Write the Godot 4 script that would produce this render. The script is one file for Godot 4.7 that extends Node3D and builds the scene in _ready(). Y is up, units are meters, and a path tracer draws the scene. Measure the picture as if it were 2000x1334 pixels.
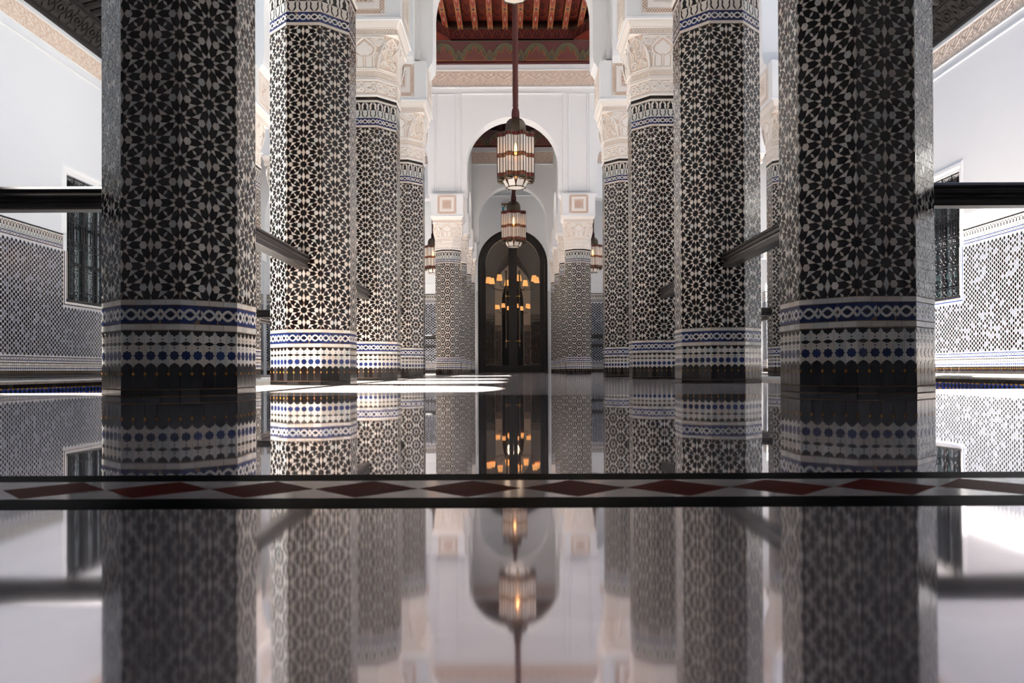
extends Node3D
# A palace passage of octagonal tiled columns, seen from just above a polished marble floor.
# Plan: x to the right, y up, the camera looks along -z; "d" is the distance in front of the camera (d = -z).

const S := 0.281          # side of the octagonal column
const AP := 0.3392        # its apothem
const RX := 1.748         # the column rows stand at x = -RX and +RX
const KU := S / 1400.0    # unit of the star pattern
const FB := 0.463         # star field, bottom
const FT := 2.975         # star field, top
const CT := 3.335         # top of the tiles, foot of the capital
const BT := 4.2           # top of the capital, foot of the impost block
const WALLX := 9.7        # side walls of the courtyards
const DT := 3.1           # top of the tiled dado
const HALL := 8.3         # foot of the painted cornice

var rng := RandomNumberGenerator.new()
var M := {}
var taken := {}

class MB:
	var v := PackedVector3Array()
	var n := PackedVector3Array()
	var c := PackedColorArray()
	var x := Transform3D()
	var k := Color(1, 1, 1)

	func tri(a: Vector3, b: Vector3, d: Vector3) -> void:   # counter-clockwise as seen from outside
		var p: Vector3 = x * a
		var q: Vector3 = x * b
		var r: Vector3 = x * d
		var m: Vector3 = (q - p).cross(r - p)
		var l := m.length()
		if l < 1e-14:
			return
		m /= l
		v.append(p); v.append(r); v.append(q)
		n.append(m); n.append(m); n.append(m)
		c.append(k); c.append(k); c.append(k)

	func quad(a: Vector3, b: Vector3, d: Vector3, e: Vector3) -> void:
		tri(a, b, d)
		tri(a, d, e)

	func box(lo: Vector3, hi: Vector3) -> void:
		var a := lo
		var b := hi
		quad(Vector3(a.x, a.y, b.z), Vector3(b.x, a.y, b.z), Vector3(b.x, b.y, b.z), Vector3(a.x, b.y, b.z))
		quad(Vector3(b.x, a.y, a.z), Vector3(a.x, a.y, a.z), Vector3(a.x, b.y, a.z), Vector3(b.x, b.y, a.z))
		quad(Vector3(b.x, a.y, b.z), Vector3(b.x, a.y, a.z), Vector3(b.x, b.y, a.z), Vector3(b.x, b.y, b.z))
		quad(Vector3(a.x, a.y, a.z), Vector3(a.x, a.y, b.z), Vector3(a.x, b.y, b.z), Vector3(a.x, b.y, a.z))
		quad(Vector3(a.x, b.y, b.z), Vector3(b.x, b.y, b.z), Vector3(b.x, b.y, a.z), Vector3(a.x, b.y, a.z))
		quad(Vector3(a.x, a.y, a.z), Vector3(b.x, a.y, a.z), Vector3(b.x, a.y, b.z), Vector3(a.x, a.y, b.z))

	func cap(poly: PackedVector2Array, z: float, up := true) -> void:
		var t := Geometry2D.triangulate_polygon(poly)
		for i in range(0, t.size(), 3):
			var a := poly[t[i]]
			var b := poly[t[i + 1]]
			var d := poly[t[i + 2]]
			if ((b - a).cross(d - a) > 0.0) == up:
				tri(Vector3(a.x, a.y, z), Vector3(b.x, b.y, z), Vector3(d.x, d.y, z))
			else:
				tri(Vector3(a.x, a.y, z), Vector3(d.x, d.y, z), Vector3(b.x, b.y, z))

	func prism(poly: PackedVector2Array, z0: float, z1: float, back := false) -> void:   # poly counter-clockwise, grown along +z
		cap(poly, z1)
		if back:
			cap(poly, z0, false)
		for i in poly.size():
			var a := poly[i]
			var b := poly[(i + 1) % poly.size()]
			quad(Vector3(a.x, a.y, z0), Vector3(b.x, b.y, z0), Vector3(b.x, b.y, z1), Vector3(a.x, a.y, z1))

	static func inset(poly: PackedVector2Array, by: float) -> PackedVector2Array:
		var out := PackedVector2Array()
		var m := poly.size()
		for i in m:
			var p := poly[i]
			var e1 := (p - poly[(i + m - 1) % m]).normalized()
			var e2 := (poly[(i + 1) % m] - p).normalized()
			var n1 := Vector2(-e1.y, e1.x)
			var b := n1 + Vector2(-e2.y, e2.x)
			if b.length() < 1e-4:
				out.append(p + n1 * by)
				continue
			b = b.normalized()
			out.append(p + b * (by / maxf(0.42, b.dot(n1))))
		return out

	func tile(poly: PackedVector2Array, h: float, gap: float, tilt := Vector2.ZERO, z0 := 0.0) -> void:   # one glazed piece: a joint round it, a softened edge, a slight tilt
		var lo := inset(poly, gap)
		var hi := inset(poly, gap + 0.0007)
		var mid := Vector2.ZERO
		for p in poly:
			mid += p
		mid /= poly.size()
		var m := poly.size()
		var top := PackedVector3Array()
		for p in hi:
			top.append(Vector3(p.x, p.y, h + (p - mid).dot(tilt)))
		var t := Geometry2D.triangulate_polygon(hi)
		for i in range(0, t.size(), 3):
			var a := top[t[i]]
			var b := top[t[i + 1]]
			var d := top[t[i + 2]]
			if (b - a).cross(d - a).z > 0.0:
				tri(a, b, d)
			else:
				tri(a, d, b)
		for i in m:
			var j := (i + 1) % m
			quad(Vector3(lo[i].x, lo[i].y, z0), Vector3(lo[j].x, lo[j].y, z0), top[j], top[i])

	func ridge(path: PackedVector2Array, w: float, h: float, closed := false, z0 := 0.0) -> void:   # a raised strand along a path in the plane z = z0
		var m := path.size()
		var last := m if closed else m - 1
		var side := PackedVector2Array()
		for i in m:
			var a: Vector2 = path[(i + m - 1) % m] if closed or i > 0 else path[i]
			var b: Vector2 = path[(i + 1) % m] if closed or i < m - 1 else path[i]
			var d := (b - a).normalized()
			side.append(Vector2(-d.y, d.x))
		for i in last:
			var j := (i + 1) % m
			var p := path[i]
			var q := path[j]
			var sp := side[i] * w
			var sq := side[j] * w
			var a0 := Vector3(p.x - sp.x, p.y - sp.y, z0)
			var b0 := Vector3(q.x - sq.x, q.y - sq.y, z0)
			var a1 := Vector3(p.x - sp.x * 0.4, p.y - sp.y * 0.4, z0 + h)
			var b1 := Vector3(q.x - sq.x * 0.4, q.y - sq.y * 0.4, z0 + h)
			var a2 := Vector3(p.x + sp.x * 0.4, p.y + sp.y * 0.4, z0 + h)
			var b2 := Vector3(q.x + sq.x * 0.4, q.y + sq.y * 0.4, z0 + h)
			var a3 := Vector3(p.x + sp.x, p.y + sp.y, z0)
			var b3 := Vector3(q.x + sq.x, q.y + sq.y, z0)
			quad(a0, b0, b1, a1)
			quad(a1, b1, b2, a2)
			quad(a2, b2, b3, a3)

	func loft(a: PackedVector3Array, b: PackedVector3Array) -> void:   # rings counter-clockwise seen from above, b over a
		for i in a.size():
			var j := (i + 1) % a.size()
			quad(a[i], a[j], b[j], b[i])

	func lathe(profile: Array, sides: int, turn := 0.0) -> void:   # profile of Vector2(radius, height), upwards
		var last := PackedVector3Array()
		for p: Vector2 in profile:
			var ring := PackedVector3Array()
			for i in sides:
				var t := turn + TAU * i / sides
				ring.append(Vector3(sin(t) * p.x, p.y, cos(t) * p.x))
			if last.size():
				loft(last, ring)
			last = ring

	func tube(path: PackedVector3Array, r: float, sides := 6) -> void:
		var last := PackedVector3Array()
		for i in path.size():
			var d := (path[mini(i + 1, path.size() - 1)] - path[maxi(i - 1, 0)]).normalized()
			var u := (Vector3.RIGHT if absf(d.x) < 0.8 else Vector3.UP).cross(d).normalized()
			var w := d.cross(u)
			var ring := PackedVector3Array()
			for s in sides:
				ring.append(path[i] + (u * cos(TAU * s / sides) + w * sin(TAU * s / sides)) * r)
			if last.size():
				loft(last, ring)
			last = ring

	func add(o: MB, t: Transform3D) -> void:
		v.append_array(t * o.v)
		var b := t.basis
		for q in o.n:
			n.append(b * q)
		c.append_array(o.c)

	var flat_uv := false   # texture laid along x and z

	func mesh() -> ArrayMesh:
		var a := []
		a.resize(Mesh.ARRAY_MAX)
		a[Mesh.ARRAY_VERTEX] = v
		a[Mesh.ARRAY_NORMAL] = n
		a[Mesh.ARRAY_COLOR] = c
		if flat_uv:
			var uv := PackedVector2Array()
			for p in v:
				uv.append(Vector2(p.x, p.z))
			a[Mesh.ARRAY_TEX_UV] = uv
		var m := ArrayMesh.new()
		m.add_surface_from_arrays(Mesh.PRIMITIVE_TRIANGLES, a)
		return m


# ---------------------------------------------------------------- names, materials

func numbered(called: String) -> String:
	var k: int = taken.get(called, -1) + 1
	taken[called] = k
	return called if k == 0 else "%s_%03d" % [called, k]

func obj(called: String, m: Mesh, mt: Material, parent: Node3D = self, t := Transform3D(), kind := "") -> MeshInstance3D:
	var o := MeshInstance3D.new()
	o.mesh = m
	o.material_override = mt
	o.transform = t
	if parent == self:
		o.name = numbered(called)
	else:
		var k: int = parent.get_meta("n_" + called, -1) + 1
		parent.set_meta("n_" + called, k)
		o.name = called if k == 0 else "%s_%03d" % [called, k]
	parent.add_child(o, true)
	if kind:
		o.set_meta("kind", kind)
	return o

func thing(called: String, label: String, category: String, t := Transform3D(), group := "", kind := "") -> Node3D:
	var o := Node3D.new()
	o.name = numbered(called)
	o.transform = t
	add_child(o, true)
	tag(o, label, category, group, kind)
	return o

func tag(o: Node3D, label: String, category: String, group := "", kind := "") -> void:
	o.set_meta("label", label)
	o.set_meta("category", category)
	if group:
		o.set_meta("group", group)
	if kind:
		o.set_meta("kind", kind)

func at(x: float, y: float, d: float, turn := 0.0) -> Transform3D:
	return Transform3D(Basis(Vector3.UP, turn), Vector3(x, y, -d))

func lin(r: int, g: int, b: int) -> Color:
	return Color8(r, g, b).srgb_to_linear()

func std(called: String, col: Color, rough: float, metal := 0.0, spec := 0.5) -> StandardMaterial3D:
	var m := StandardMaterial3D.new()
	m.resource_name = called
	m.albedo_color = col
	m.roughness = rough
	m.metallic = metal
	m.metallic_specular = spec
	M[called] = m
	return m

func noise_tex(freq: float, octaves: int, ramp: Gradient, size := 512, seed_ := 1, warp := 0.0) -> NoiseTexture2D:
	var f := FastNoiseLite.new()
	f.seed = seed_
	f.noise_type = FastNoiseLite.TYPE_SIMPLEX_SMOOTH
	f.frequency = freq
	f.fractal_octaves = octaves
	if warp > 0.0:
		f.domain_warp_enabled = true
		f.domain_warp_amplitude = warp
		f.domain_warp_frequency = freq * 1.7
	var t := NoiseTexture2D.new()
	t.width = size
	t.height = size
	t.seamless = true
	t.noise = f
	if ramp:
		t.color_ramp = ramp
	return t

func ramp(stops: Array) -> Gradient:
	var g := Gradient.new()
	var o := PackedFloat32Array()
	var c := PackedColorArray()
	for s in stops:
		o.append(s[0])
		c.append(s[1])
	g.offsets = o
	g.colors = c
	return g

func triplanar(m: StandardMaterial3D, scale: Vector3) -> void:
	m.uv1_triplanar = true
	m.uv1_world_triplanar = true
	m.uv1_scale = scale

func materials() -> void:
	var m := std("glazed_tile", Color.WHITE, 0.14)          # its colour is in the vertices: each piece has a tone of its own
	m.vertex_color_use_as_albedo = true
	m = std("painted", Color.WHITE, 0.45)
	m.vertex_color_use_as_albedo = true
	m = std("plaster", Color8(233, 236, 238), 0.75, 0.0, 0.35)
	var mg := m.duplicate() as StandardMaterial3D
	mg.resource_name = "shaded_plaster"
	mg.albedo_color = Color8(214, 219, 225)  # greyed for the left wall only: its shade is put into the colour
	M["shaded_plaster"] = mg
	m = std("carved_plaster", Color.WHITE, 0.8, 0.0, 0.3)
	m.vertex_color_use_as_albedo = true
	std("grout", Color8(126, 100, 80), 0.9)
	# polished marble
	m = std("marble", Color8(255, 255, 255), 0.022, 0.79, 0.5)
	m.albedo_texture = noise_tex(0.006, 5, ramp([[0.0, Color8(196, 189, 196)], [0.35, Color8(206, 200, 207)], [0.5, Color8(216, 210, 217)], [0.6, Color8(208, 201, 208)], [1.0, Color8(222, 216, 223)]]), 1024, 11, 60.0)
	m.heightmap_enabled = true
	m.heightmap_texture = noise_tex(0.011, 3, null, 1024, 23)
	m.heightmap_scale = 0.004
	m.uv1_scale = Vector3(0.45, 0.45, 1.0)
	var mw := m.duplicate() as StandardMaterial3D
	var mn := m.duplicate() as StandardMaterial3D
	mn.resource_name = "marble_near"
	mn.roughness = 0.048
	M["marble_near"] = mn
	mw.resource_name = "marble_worn"
	mw.metallic = 0.12
	mw.albedo_texture = noise_tex(0.006, 5, ramp([[0.0, Color8(182, 176, 173)], [0.4, Color8(204, 198, 195)], [0.5, Color8(222, 217, 215)], [0.58, Color8(200, 194, 190)], [1.0, Color8(218, 213, 210)]]), 1024, 12, 90.0)
	mw.roughness = 0.09
	mw.metallic_specular = 0.4
	mw.albedo_color = Color8(255, 250, 248)
	M["marble_worn"] = mw
	std("white_marble", Color8(196, 196, 196), 0.35)
	std("black_stone", Color8(6, 6, 6), 0.35, 0.0, 0.03)
	std("pale_stone", Color8(170, 164, 166), 0.1, 0.3, 0.3)
	std("red_stone", Color8(80, 24, 17), 0.35, 0.0, 0.04)
	m = std("court_stone", Color8(92, 94, 92), 0.6)  # darkened so the court floor bounces less light onto the walls
	m = std("dark_wood", Color8(32, 27, 26), 0.32)
	m.albedo_texture = noise_tex(0.03, 4, ramp([[0.0, Color8(190, 180, 175)], [1.0, Color8(255, 255, 255)]]), 512, 41)
	triplanar(m, Vector3(0.8, 5.0, 5.0))
	std("eave_wood", Color8(24, 20, 19), 0.6)
	std("iron", Color8(34, 32, 36), 0.4, 0.5)
	std("bronze", Color8(84, 74, 62), 0.45, 0.7)
	std("brass", Color8(176, 140, 78), 0.35, 0.8)
	std("sleeve_cloth", Color8(84, 46, 44), 0.9)
	m = std("frosted_pane", Color(0.88, 0.88, 0.86, 0.86), 0.22)
	m.transparency = BaseMaterial3D.TRANSPARENCY_ALPHA
	m = std("red_pane", Color(0.42, 0.03, 0.06, 0.93), 0.2)
	m.transparency = BaseMaterial3D.TRANSPARENCY_ALPHA
	m = std("door_pane", Color(0.03, 0.03, 0.035, 0.4), 0.03)
	m.transparency = BaseMaterial3D.TRANSPARENCY_ALPHA
	m = std("window_pane", Color(0.4, 0.5, 0.52, 0.3), 0.03)
	m.transparency = BaseMaterial3D.TRANSPARENCY_ALPHA
	m = std("bulb", Color8(255, 220, 170), 0.5)
	m.emission_enabled = true
	m.emission = Color8(255, 170, 90)
	m.emission_energy_multiplier = 26.0
	m = std("lit_shade", Color8(255, 190, 120), 0.8)
	m.emission_enabled = true
	m.emission = Color8(255, 178, 104)
	m.emission_energy_multiplier = 0.8
	std("door_frame", Color8(24, 21, 20), 0.35)
	std("pale_strip", Color8(214, 220, 226), 0.9)
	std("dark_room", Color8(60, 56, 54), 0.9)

func tone(key: String) -> Color:
	var f := rng.randf()
	match key:
		"K":
			if f < 0.1:
				return lin(52, 48, 47)
			return lin(22, 19, 18) if f < 0.6 else lin(28, 24, 22)
		"W":
			if f < 0.2:
				return lin(194, 197, 194)
			if f < 0.4:
				return lin(205, 197, 186)
			return lin(211, 206, 199) if f < 0.75 else lin(217, 214, 208)
		"B":
			return lin(26, 38, 80) if f < 0.6 else lin(36, 52, 104)
		"D":
			return lin(24, 32, 66)
		"Y":
			return lin(206, 150, 56) if f < 0.7 else lin(190, 122, 46)
	return Color(0.5, 0.5, 0.5)

# ---------------------------------------------------------------- zellige

func pol(r: float, deg: float) -> Vector2:
	return Vector2(cos(deg_to_rad(deg)), sin(deg_to_rad(deg))) * r

func polygon(pts: Array, turn := 0.0, off := Vector2.ZERO, k := 1.0) -> PackedVector2Array:
	var out := PackedVector2Array()
	var c := cos(deg_to_rad(turn))
	var s := sin(deg_to_rad(turn))
	for p: Vector2 in pts:
		out.append(Vector2(p.x * c - p.y * s, p.x * s + p.y * c) * k + off)
	if Geometry2D.is_polygon_clockwise(out):
		out.reverse()
	return out

func star_pieces() -> Array:   # one star of the ten-fold pattern with all that belongs to it: [name, colour, outline] about its centre
	var out := []
	var st := []
	for i in 20:
		st.append(pol(150.0 if i % 2 == 0 else 113.0, 18.0 * i))
	out.append(["star_tile", "K", polygon(st, 0, Vector2.ZERO, KU)])
	for i in 10:
		out.append(["kite_tile", "W", polygon([pol(158, 0), pol(295, 18), pol(158, 36), pol(116, 18)], 36.0 * i, Vector2.ZERO, KU)])
	for i in 10:
		var far := [Vector2(466, -88), Vector2(425, 0), Vector2(466, 88)]
		if i in [1, 4, 6, 9]:
			far = [Vector2(432, -90), Vector2(392, 0), Vector2(432, 90)]
		elif i in [2, 7]:
			far[2] = Vector2(500, 80)
		elif i in [3, 8]:
			far[0] = Vector2(500, -80)
		out.append(["petal_tile", "K", polygon([Vector2(168, 0), Vector2(280, -91)] + far + [Vector2(280, 91)], 36.0 * i, Vector2.ZERO, KU)])
	var t1 := [Vector2(281, 91), Vector2(469, 87), Vector2(527, 261)]
	var t2 := [Vector2(173, 239), Vector2(228, 416), Vector2(419, 409)]
	var flip := func(q: Array) -> Array: return q.map(func(p): return Vector2(-p.x, p.y))
	for t in [t1, t2, flip.call(t1), flip.call(t2)]:
		out.append(["dart_tile", "W", polygon(t, 0, Vector2.ZERO, KU)])
	var hx := [Vector2(80, 0), Vector2(131, 93), Vector2(232, 88), Vector2(275, 0), Vector2(232, -88), Vector2(131, -93)]
	for h in [hx, flip.call(hx)]:
		out.append(["hexagon_tile", "W", polygon(h, 0, Vector2(0, 500) * KU, KU)])
	out.append(["lozenge_tile", "W", polygon([Vector2(72, 0), Vector2(0, 195), Vector2(-72, 0), Vector2(0, -195)], 0, Vector2(0, 500) * KU, KU)])
	var sr := [Vector2(297, 323), Vector2(318, 226.5), Vector2(403, 177), Vector2(382, 273.5)]
	for r in [sr, flip.call(sr)]:
		out.append(["small_lozenge_tile", "W", polygon(r, 0, Vector2.ZERO, KU)])
	return out

func ribbon(path: Array, widths: Array) -> PackedVector2Array:
	var a := []
	var b := []
	for i in path.size():
		var d: Vector2 = (path[mini(i + 1, path.size() - 1)] - path[maxi(i - 1, 0)]).normalized()
		var s: Vector2 = Vector2(-d.y, d.x) * widths[i % widths.size()]
		a.append(path[i] + s)
		b.push_front(path[i] - s)
	return polygon(a + b)

func rect(x0: float, y0: float, x1: float, y1: float) -> PackedVector2Array:
	return PackedVector2Array([Vector2(x0, y0), Vector2(x1, y0), Vector2(x1, y1), Vector2(x0, y1)])

func guilloche(out: Array, y0: float, y1: float) -> void:   # blue band with a white two-strand twist
	var u := S / 3.0
	var ym := (y0 + y1) / 2
	var a := (y1 - y0) * 0.235
	for i in 3:
		var xc := -S / 2 + u * (i + 0.5)
		out.append(["border_tile", "B", rect(xc - u / 2, y0, xc + u / 2, y1), 0.0012])
		for s: float in [-1.0, 1.0]:
			var path := []
			for f: float in [-0.5, -0.41, -0.32, -0.26, -0.2, -0.13, -0.06, 0.0, 0.06, 0.13, 0.2, 0.26, 0.32, 0.41, 0.5]:
				var y := a * 1.08 * cos(PI * f / 0.64)
				if absf(f) > 0.32:
					y = -a * 1.15 * (absf(f) - 0.32) / 0.18
				path.append(Vector2(xc + f * u, ym + s * y))
			out.append(["strap_tile", "W", ribbon(path, [(y1 - y0) * 0.085]), 0.0024 + s * 0.0001])
		out.append(["eye_tile", "K", polygon([Vector2(0.02, 0), Vector2(0.01, 0.0065), Vector2(0, 0.0085), Vector2(-0.01, 0.0065), Vector2(-0.02, 0), Vector2(-0.01, -0.0065), Vector2(0, -0.0085), Vector2(0.01, -0.0065)], 0, Vector2(xc, ym)), 0.0022])

func base_pieces() -> Array:   # the bands below the star field, one column side wide
	var out := []
	for i in 3:
		out.append(["brick_tile", "K", rect(-S / 2 + S / 3 * i, 0.002, -S / 2 + S / 3 * (i + 1), 0.032), 0.003])
	var u := S / 5.0
	for i in 5:
		out.append(["white_ground", "W", rect(-S / 2 + u * i, 0.14, -S / 2 + u * (i + 1), 0.25), 0.0006])
		out.append(["white_ground", "W", rect(-S / 2 + u * i, 0.2505, -S / 2 + u * (i + 1), 0.314), 0.0006])
		var o := Vector2(-S / 2 + u * (i + 0.5), 0)
		var half := [Vector2(0.0278, 0.035), Vector2(0.0278, 0.095), Vector2(0.0195, 0.107), Vector2(0.0275, 0.117), Vector2(0.028, 0.13), Vector2(0.0245, 0.143), Vector2(0.016, 0.153), Vector2(0, 0.161)]
		var all := half.duplicate()
		for j in range(half.size() - 2, -1, -1):
			all.append(Vector2(-half[j].x, half[j].y))
		out.append(["keyhole_tile", "K", polygon(all, 0, o), 0.002])
		var st := []
		for j in 16:
			st.append(pol(0.0262 if j % 2 == 0 else 0.0205, 22.5 * j))
		out.append(["blue_star_tile", "B", polygon(st, 0, o + Vector2(0, 0.194)), 0.002])
		out.append(["dot_tile", "D", polygon([Vector2(0.0065, 0), Vector2(0, 0.0065), Vector2(-0.0065, 0), Vector2(0, -0.0065)], 0, o + Vector2(0, 0.2305)), 0.0018])
		out.append(["dot_tile", "D", polygon([Vector2(0.0065, 0), Vector2(0, 0.0065), Vector2(-0.0065, 0), Vector2(0, -0.0065)], 0, o + Vector2(0, 0.271)), 0.0018])
		var lens := []
		for j in 7:
			lens.append(Vector2(-0.0265 + 0.0088333 * j, -0.0112 * sin(PI * j / 6.0)))
		for j in range(5, 0, -1):
			lens.append(Vector2(-0.0265 + 0.0088333 * j, 0.0112 * sin(PI * j / 6.0)))
		out.append(["lens_tile", "K", polygon(lens, 0, o + Vector2(0, 0.2505)), 0.002])
		out.append(["tooth_tile", "K", polygon([Vector2(-0.0275, 0.314), Vector2(-0.0265, 0.306), Vector2(-0.0195, 0.301), Vector2(-0.0195, 0.292), Vector2(-0.0085, 0.290), Vector2(0, 0.281), Vector2(0.0085, 0.290), Vector2(0.0195, 0.292), Vector2(0.0195, 0.301), Vector2(0.0265, 0.306), Vector2(0.0275, 0.314)], 0, o), 0.002])
	for i in 6:
		var xc := -S / 2 + u * i
		var d := [Vector2(0.0085, 0), Vector2(0, 0.0095), Vector2(-0.0085, 0), Vector2(0, -0.0095)]
		if i == 0:
			d = [Vector2(0.0085, 0), Vector2(0.0004, 0.0095), Vector2(0.0004, -0.0095)]
		elif i == 5:
			d = [Vector2(-0.0085, 0), Vector2(-0.0004, -0.0095), Vector2(-0.0004, 0.0095)]
		out.append(["yellow_tile", "Y", polygon(d, 0, Vector2(xc, 0.107)), 0.0026])
	for i in 4:
		out.append(["white_course_tile", "W", rect(-S / 2 + S / 4 * i, 0.316, -S / 2 + S / 4 * (i + 1), 0.345), 0.0025])
		out.append(["white_course_tile", "W", rect(-S / 2 + S / 4 * i, 0.4355, -S / 2 + S / 4 * (i + 1), 0.4615), 0.0025])
	guilloche(out, 0.3465, 0.4345)
	return out

func top_pieces() -> Array:   # the bands above the star field, heights from FT
	var out := []
	for i in 3:
		out.append(["white_course_tile", "W", rect(-S / 2 + S / 3 * i, 0.002, -S / 2 + S / 3 * (i + 1), 0.027), 0.0025])
		out.append(["white_course_tile", "W", rect(-S / 2 + S / 3 * i, 0.296, -S / 2 + S / 3 * (i + 1), 0.322), 0.0025])
		out.append(["brick_tile", "K", rect(-S / 2 + S / 3 * i, 0.326, -S / 2 + S / 3 * (i + 1), 0.358), 0.004])
	guilloche(out, 0.029, 0.111)
	out.append(["white_ground", "W", rect(-S / 2, 0.113, S / 2, 0.203), 0.001])
	out.append(["black_ground", "K", rect(-S / 2, 0.204, S / 2, 0.294), 0.001])
	var u := S / 3.0
	for i in 3:
		var xc := -S / 2 + u * (i + 0.5)
		for s: float in [-1.0, 1.0]:
			var leaf := [Vector2(-0.041, 0.203), Vector2(-0.03, 0.189), Vector2(-0.0275, 0.173), Vector2(-0.0315, 0.158), Vector2(-0.0275, 0.141), Vector2(-0.015, 0.125), Vector2(-0.003, 0.117)]
			var low := leaf.map(func(p): return Vector2(xc + s * p.x, p.y))
			out.append(["leaf_tile", "K", ribbon(low, [0.0012, 0.006, 0.0078, 0.0062, 0.0078, 0.0055, 0.0008]), 0.0024])
			var high := leaf.map(func(p): return Vector2(xc + s * p.x, 0.407 - p.y))
			out.append(["leaf_tile", "W", ribbon(high, [0.004, 0.0115, 0.0135, 0.0115, 0.0135, 0.0105, 0.002]), 0.0024])
	return out

func face_mesh(parted: bool, pieces_out: Array) -> MB:   # one side of a column; what "parted" leaves out comes back in pieces_out as [name, star centre, index] or [name, index]
	var b := MB.new()
	var base := base_pieces()
	for i in base.size():
		var p: Array = base[i]
		if parted and not p[0] in ["white_ground", "dot_tile", "yellow_tile", "eye_tile", "strap_tile"]:
			pieces_out.append([p[0], Vector2(0, 0), p[2], p[1], p[3]])
			continue
		b.k = tone(p[1])
		b.tile(p[2], p[3], 0.0003 if p[0].ends_with("ground") else 0.0008)
	b.x = Transform3D(Basis(), Vector3(0, FT, 0))
	for p in top_pieces():
		if parted and p[0] in ["white_course_tile", "border_tile", "brick_tile", "leaf_tile"]:
			pieces_out.append([p[0], Vector2(0, FT), p[2], p[1], p[3]])
			continue
		b.k = tone(p[1])
		b.tile(p[2], p[3], 0.0003 if p[0].ends_with("ground") else 0.0008)
	b.x = Transform3D()
	var pcs := star_pieces()
	var room := Rect2(-S / 2 + 0.0003, FB, S - 0.0006, FT - FB)
	var clip := rect(room.position.x, room.position.y, room.end.x, room.end.y)
	var period := 1000.0 * KU
	var spots := []
	for i in range(-1, 14):
		spots.append(Vector2(0, 0.62 + period * i))
		spots.append(Vector2(S / 2, 0.62 + period * (i + 0.5)))
		spots.append(Vector2(-S / 2, 0.62 + period * (i + 0.5)))
	for o: Vector2 in spots:
		for i in pcs.size():
			var q: PackedVector2Array = Transform2D(0.0, o) * (pcs[i][2] as PackedVector2Array)
			var inside := 0
			for p in q:
				inside += 1 if room.has_point(p) else 0
			if inside == 0:
				continue
			if inside < q.size():
				var cut := Geometry2D.intersect_polygons(q, clip)
				if cut.is_empty() or cut[0].size() < 3:
					continue
				q = cut[0]
				if Geometry2D.is_polygon_clockwise(q):
					q.reverse()
				var area := 0.0
				for j in q.size():
					area += q[j].cross(q[(j + 1) % q.size()]) / 2
				if area < 6e-6:
					continue
			elif parted and pcs[i][0] in ["star_tile", "petal_tile", "hexagon_tile", "dart_tile"]:
				pieces_out.append([pcs[i][0], o, pcs[i][2], pcs[i][1], 0.002])
				continue
			b.k = tone(pcs[i][1])
			b.tile(q, 0.002, 0.0007, Vector2(rng.randfn(0, 0.012), rng.randfn(0, 0.012)))
	return b

var face_plain: MB
var face_parted: MB
var parts_list := []
var shaft_mesh: Mesh
var skin_plain: Mesh
var skin_parted: Mesh
var capital_mesh: Mesh
var relief_mesh: Mesh
var piece_cache := {}

func piece_mesh(p: Array) -> Mesh:   # alike pieces share a mesh, in three tones and tilts
	var variant := rng.randi() % 4
	var key := "%s|%d|%d|%s" % [p[0], hash(p[2]), variant, p[3]]
	if not piece_cache.has(key):
		var b := MB.new()
		b.k = tone(p[3])
		b.tile(p[2], p[4], 0.0007, Vector2(rng.randfn(0, 0.012), rng.randfn(0, 0.012)))
		piece_cache[key] = b.mesh()
	return piece_cache[key]

func octagon(a: float, c: float, y: float) -> PackedVector3Array:   # counter-clockwise from above, faces on the axes; c is half the width of an axis face
	var out := PackedVector3Array()
	for q in [[-c, a], [c, a], [a, c], [a, -c], [c, -a], [-c, -a], [-a, -c], [-a, c]]:
		out.append(Vector3(q[0], y, q[1]))
	return out

func spiral(o: Vector2, r0: float, r1: float, turns: float, start: float, dir := 1.0) -> PackedVector2Array:
	var out := PackedVector2Array()
	var m := int(12 * turns) + 2
	for i in m:
		var f := i / float(m - 1)
		out.append(o + Vector2.from_angle(start + dir * TAU * turns * f) * lerpf(r0, r1, f))
	return out

func arc(o: Vector2, rx: float, ry: float, a0: float, a1: float, m := 10) -> PackedVector2Array:
	var out := PackedVector2Array()
	for i in m + 1:
		var t := deg_to_rad(lerpf(a0, a1, i / float(m)))
		out.append(o + Vector2(cos(t) * rx, sin(t) * ry))
	return out

func zigzag(b: MB, x0: float, x1: float, y0: float, y1: float, m: int, w := 0.004, h := 0.006) -> void:
	var up := PackedVector2Array()
	var down := PackedVector2Array()
	for i in m * 2 + 1:
		var x := lerpf(x0, x1, i / float(m * 2))
		up.append(Vector2(x, y1 if i % 2 else y0))
		down.append(Vector2(x, y0 if i % 2 else y1))
	b.ridge(up, w, h)
	b.ridge(down, w, h * 0.9)

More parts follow.
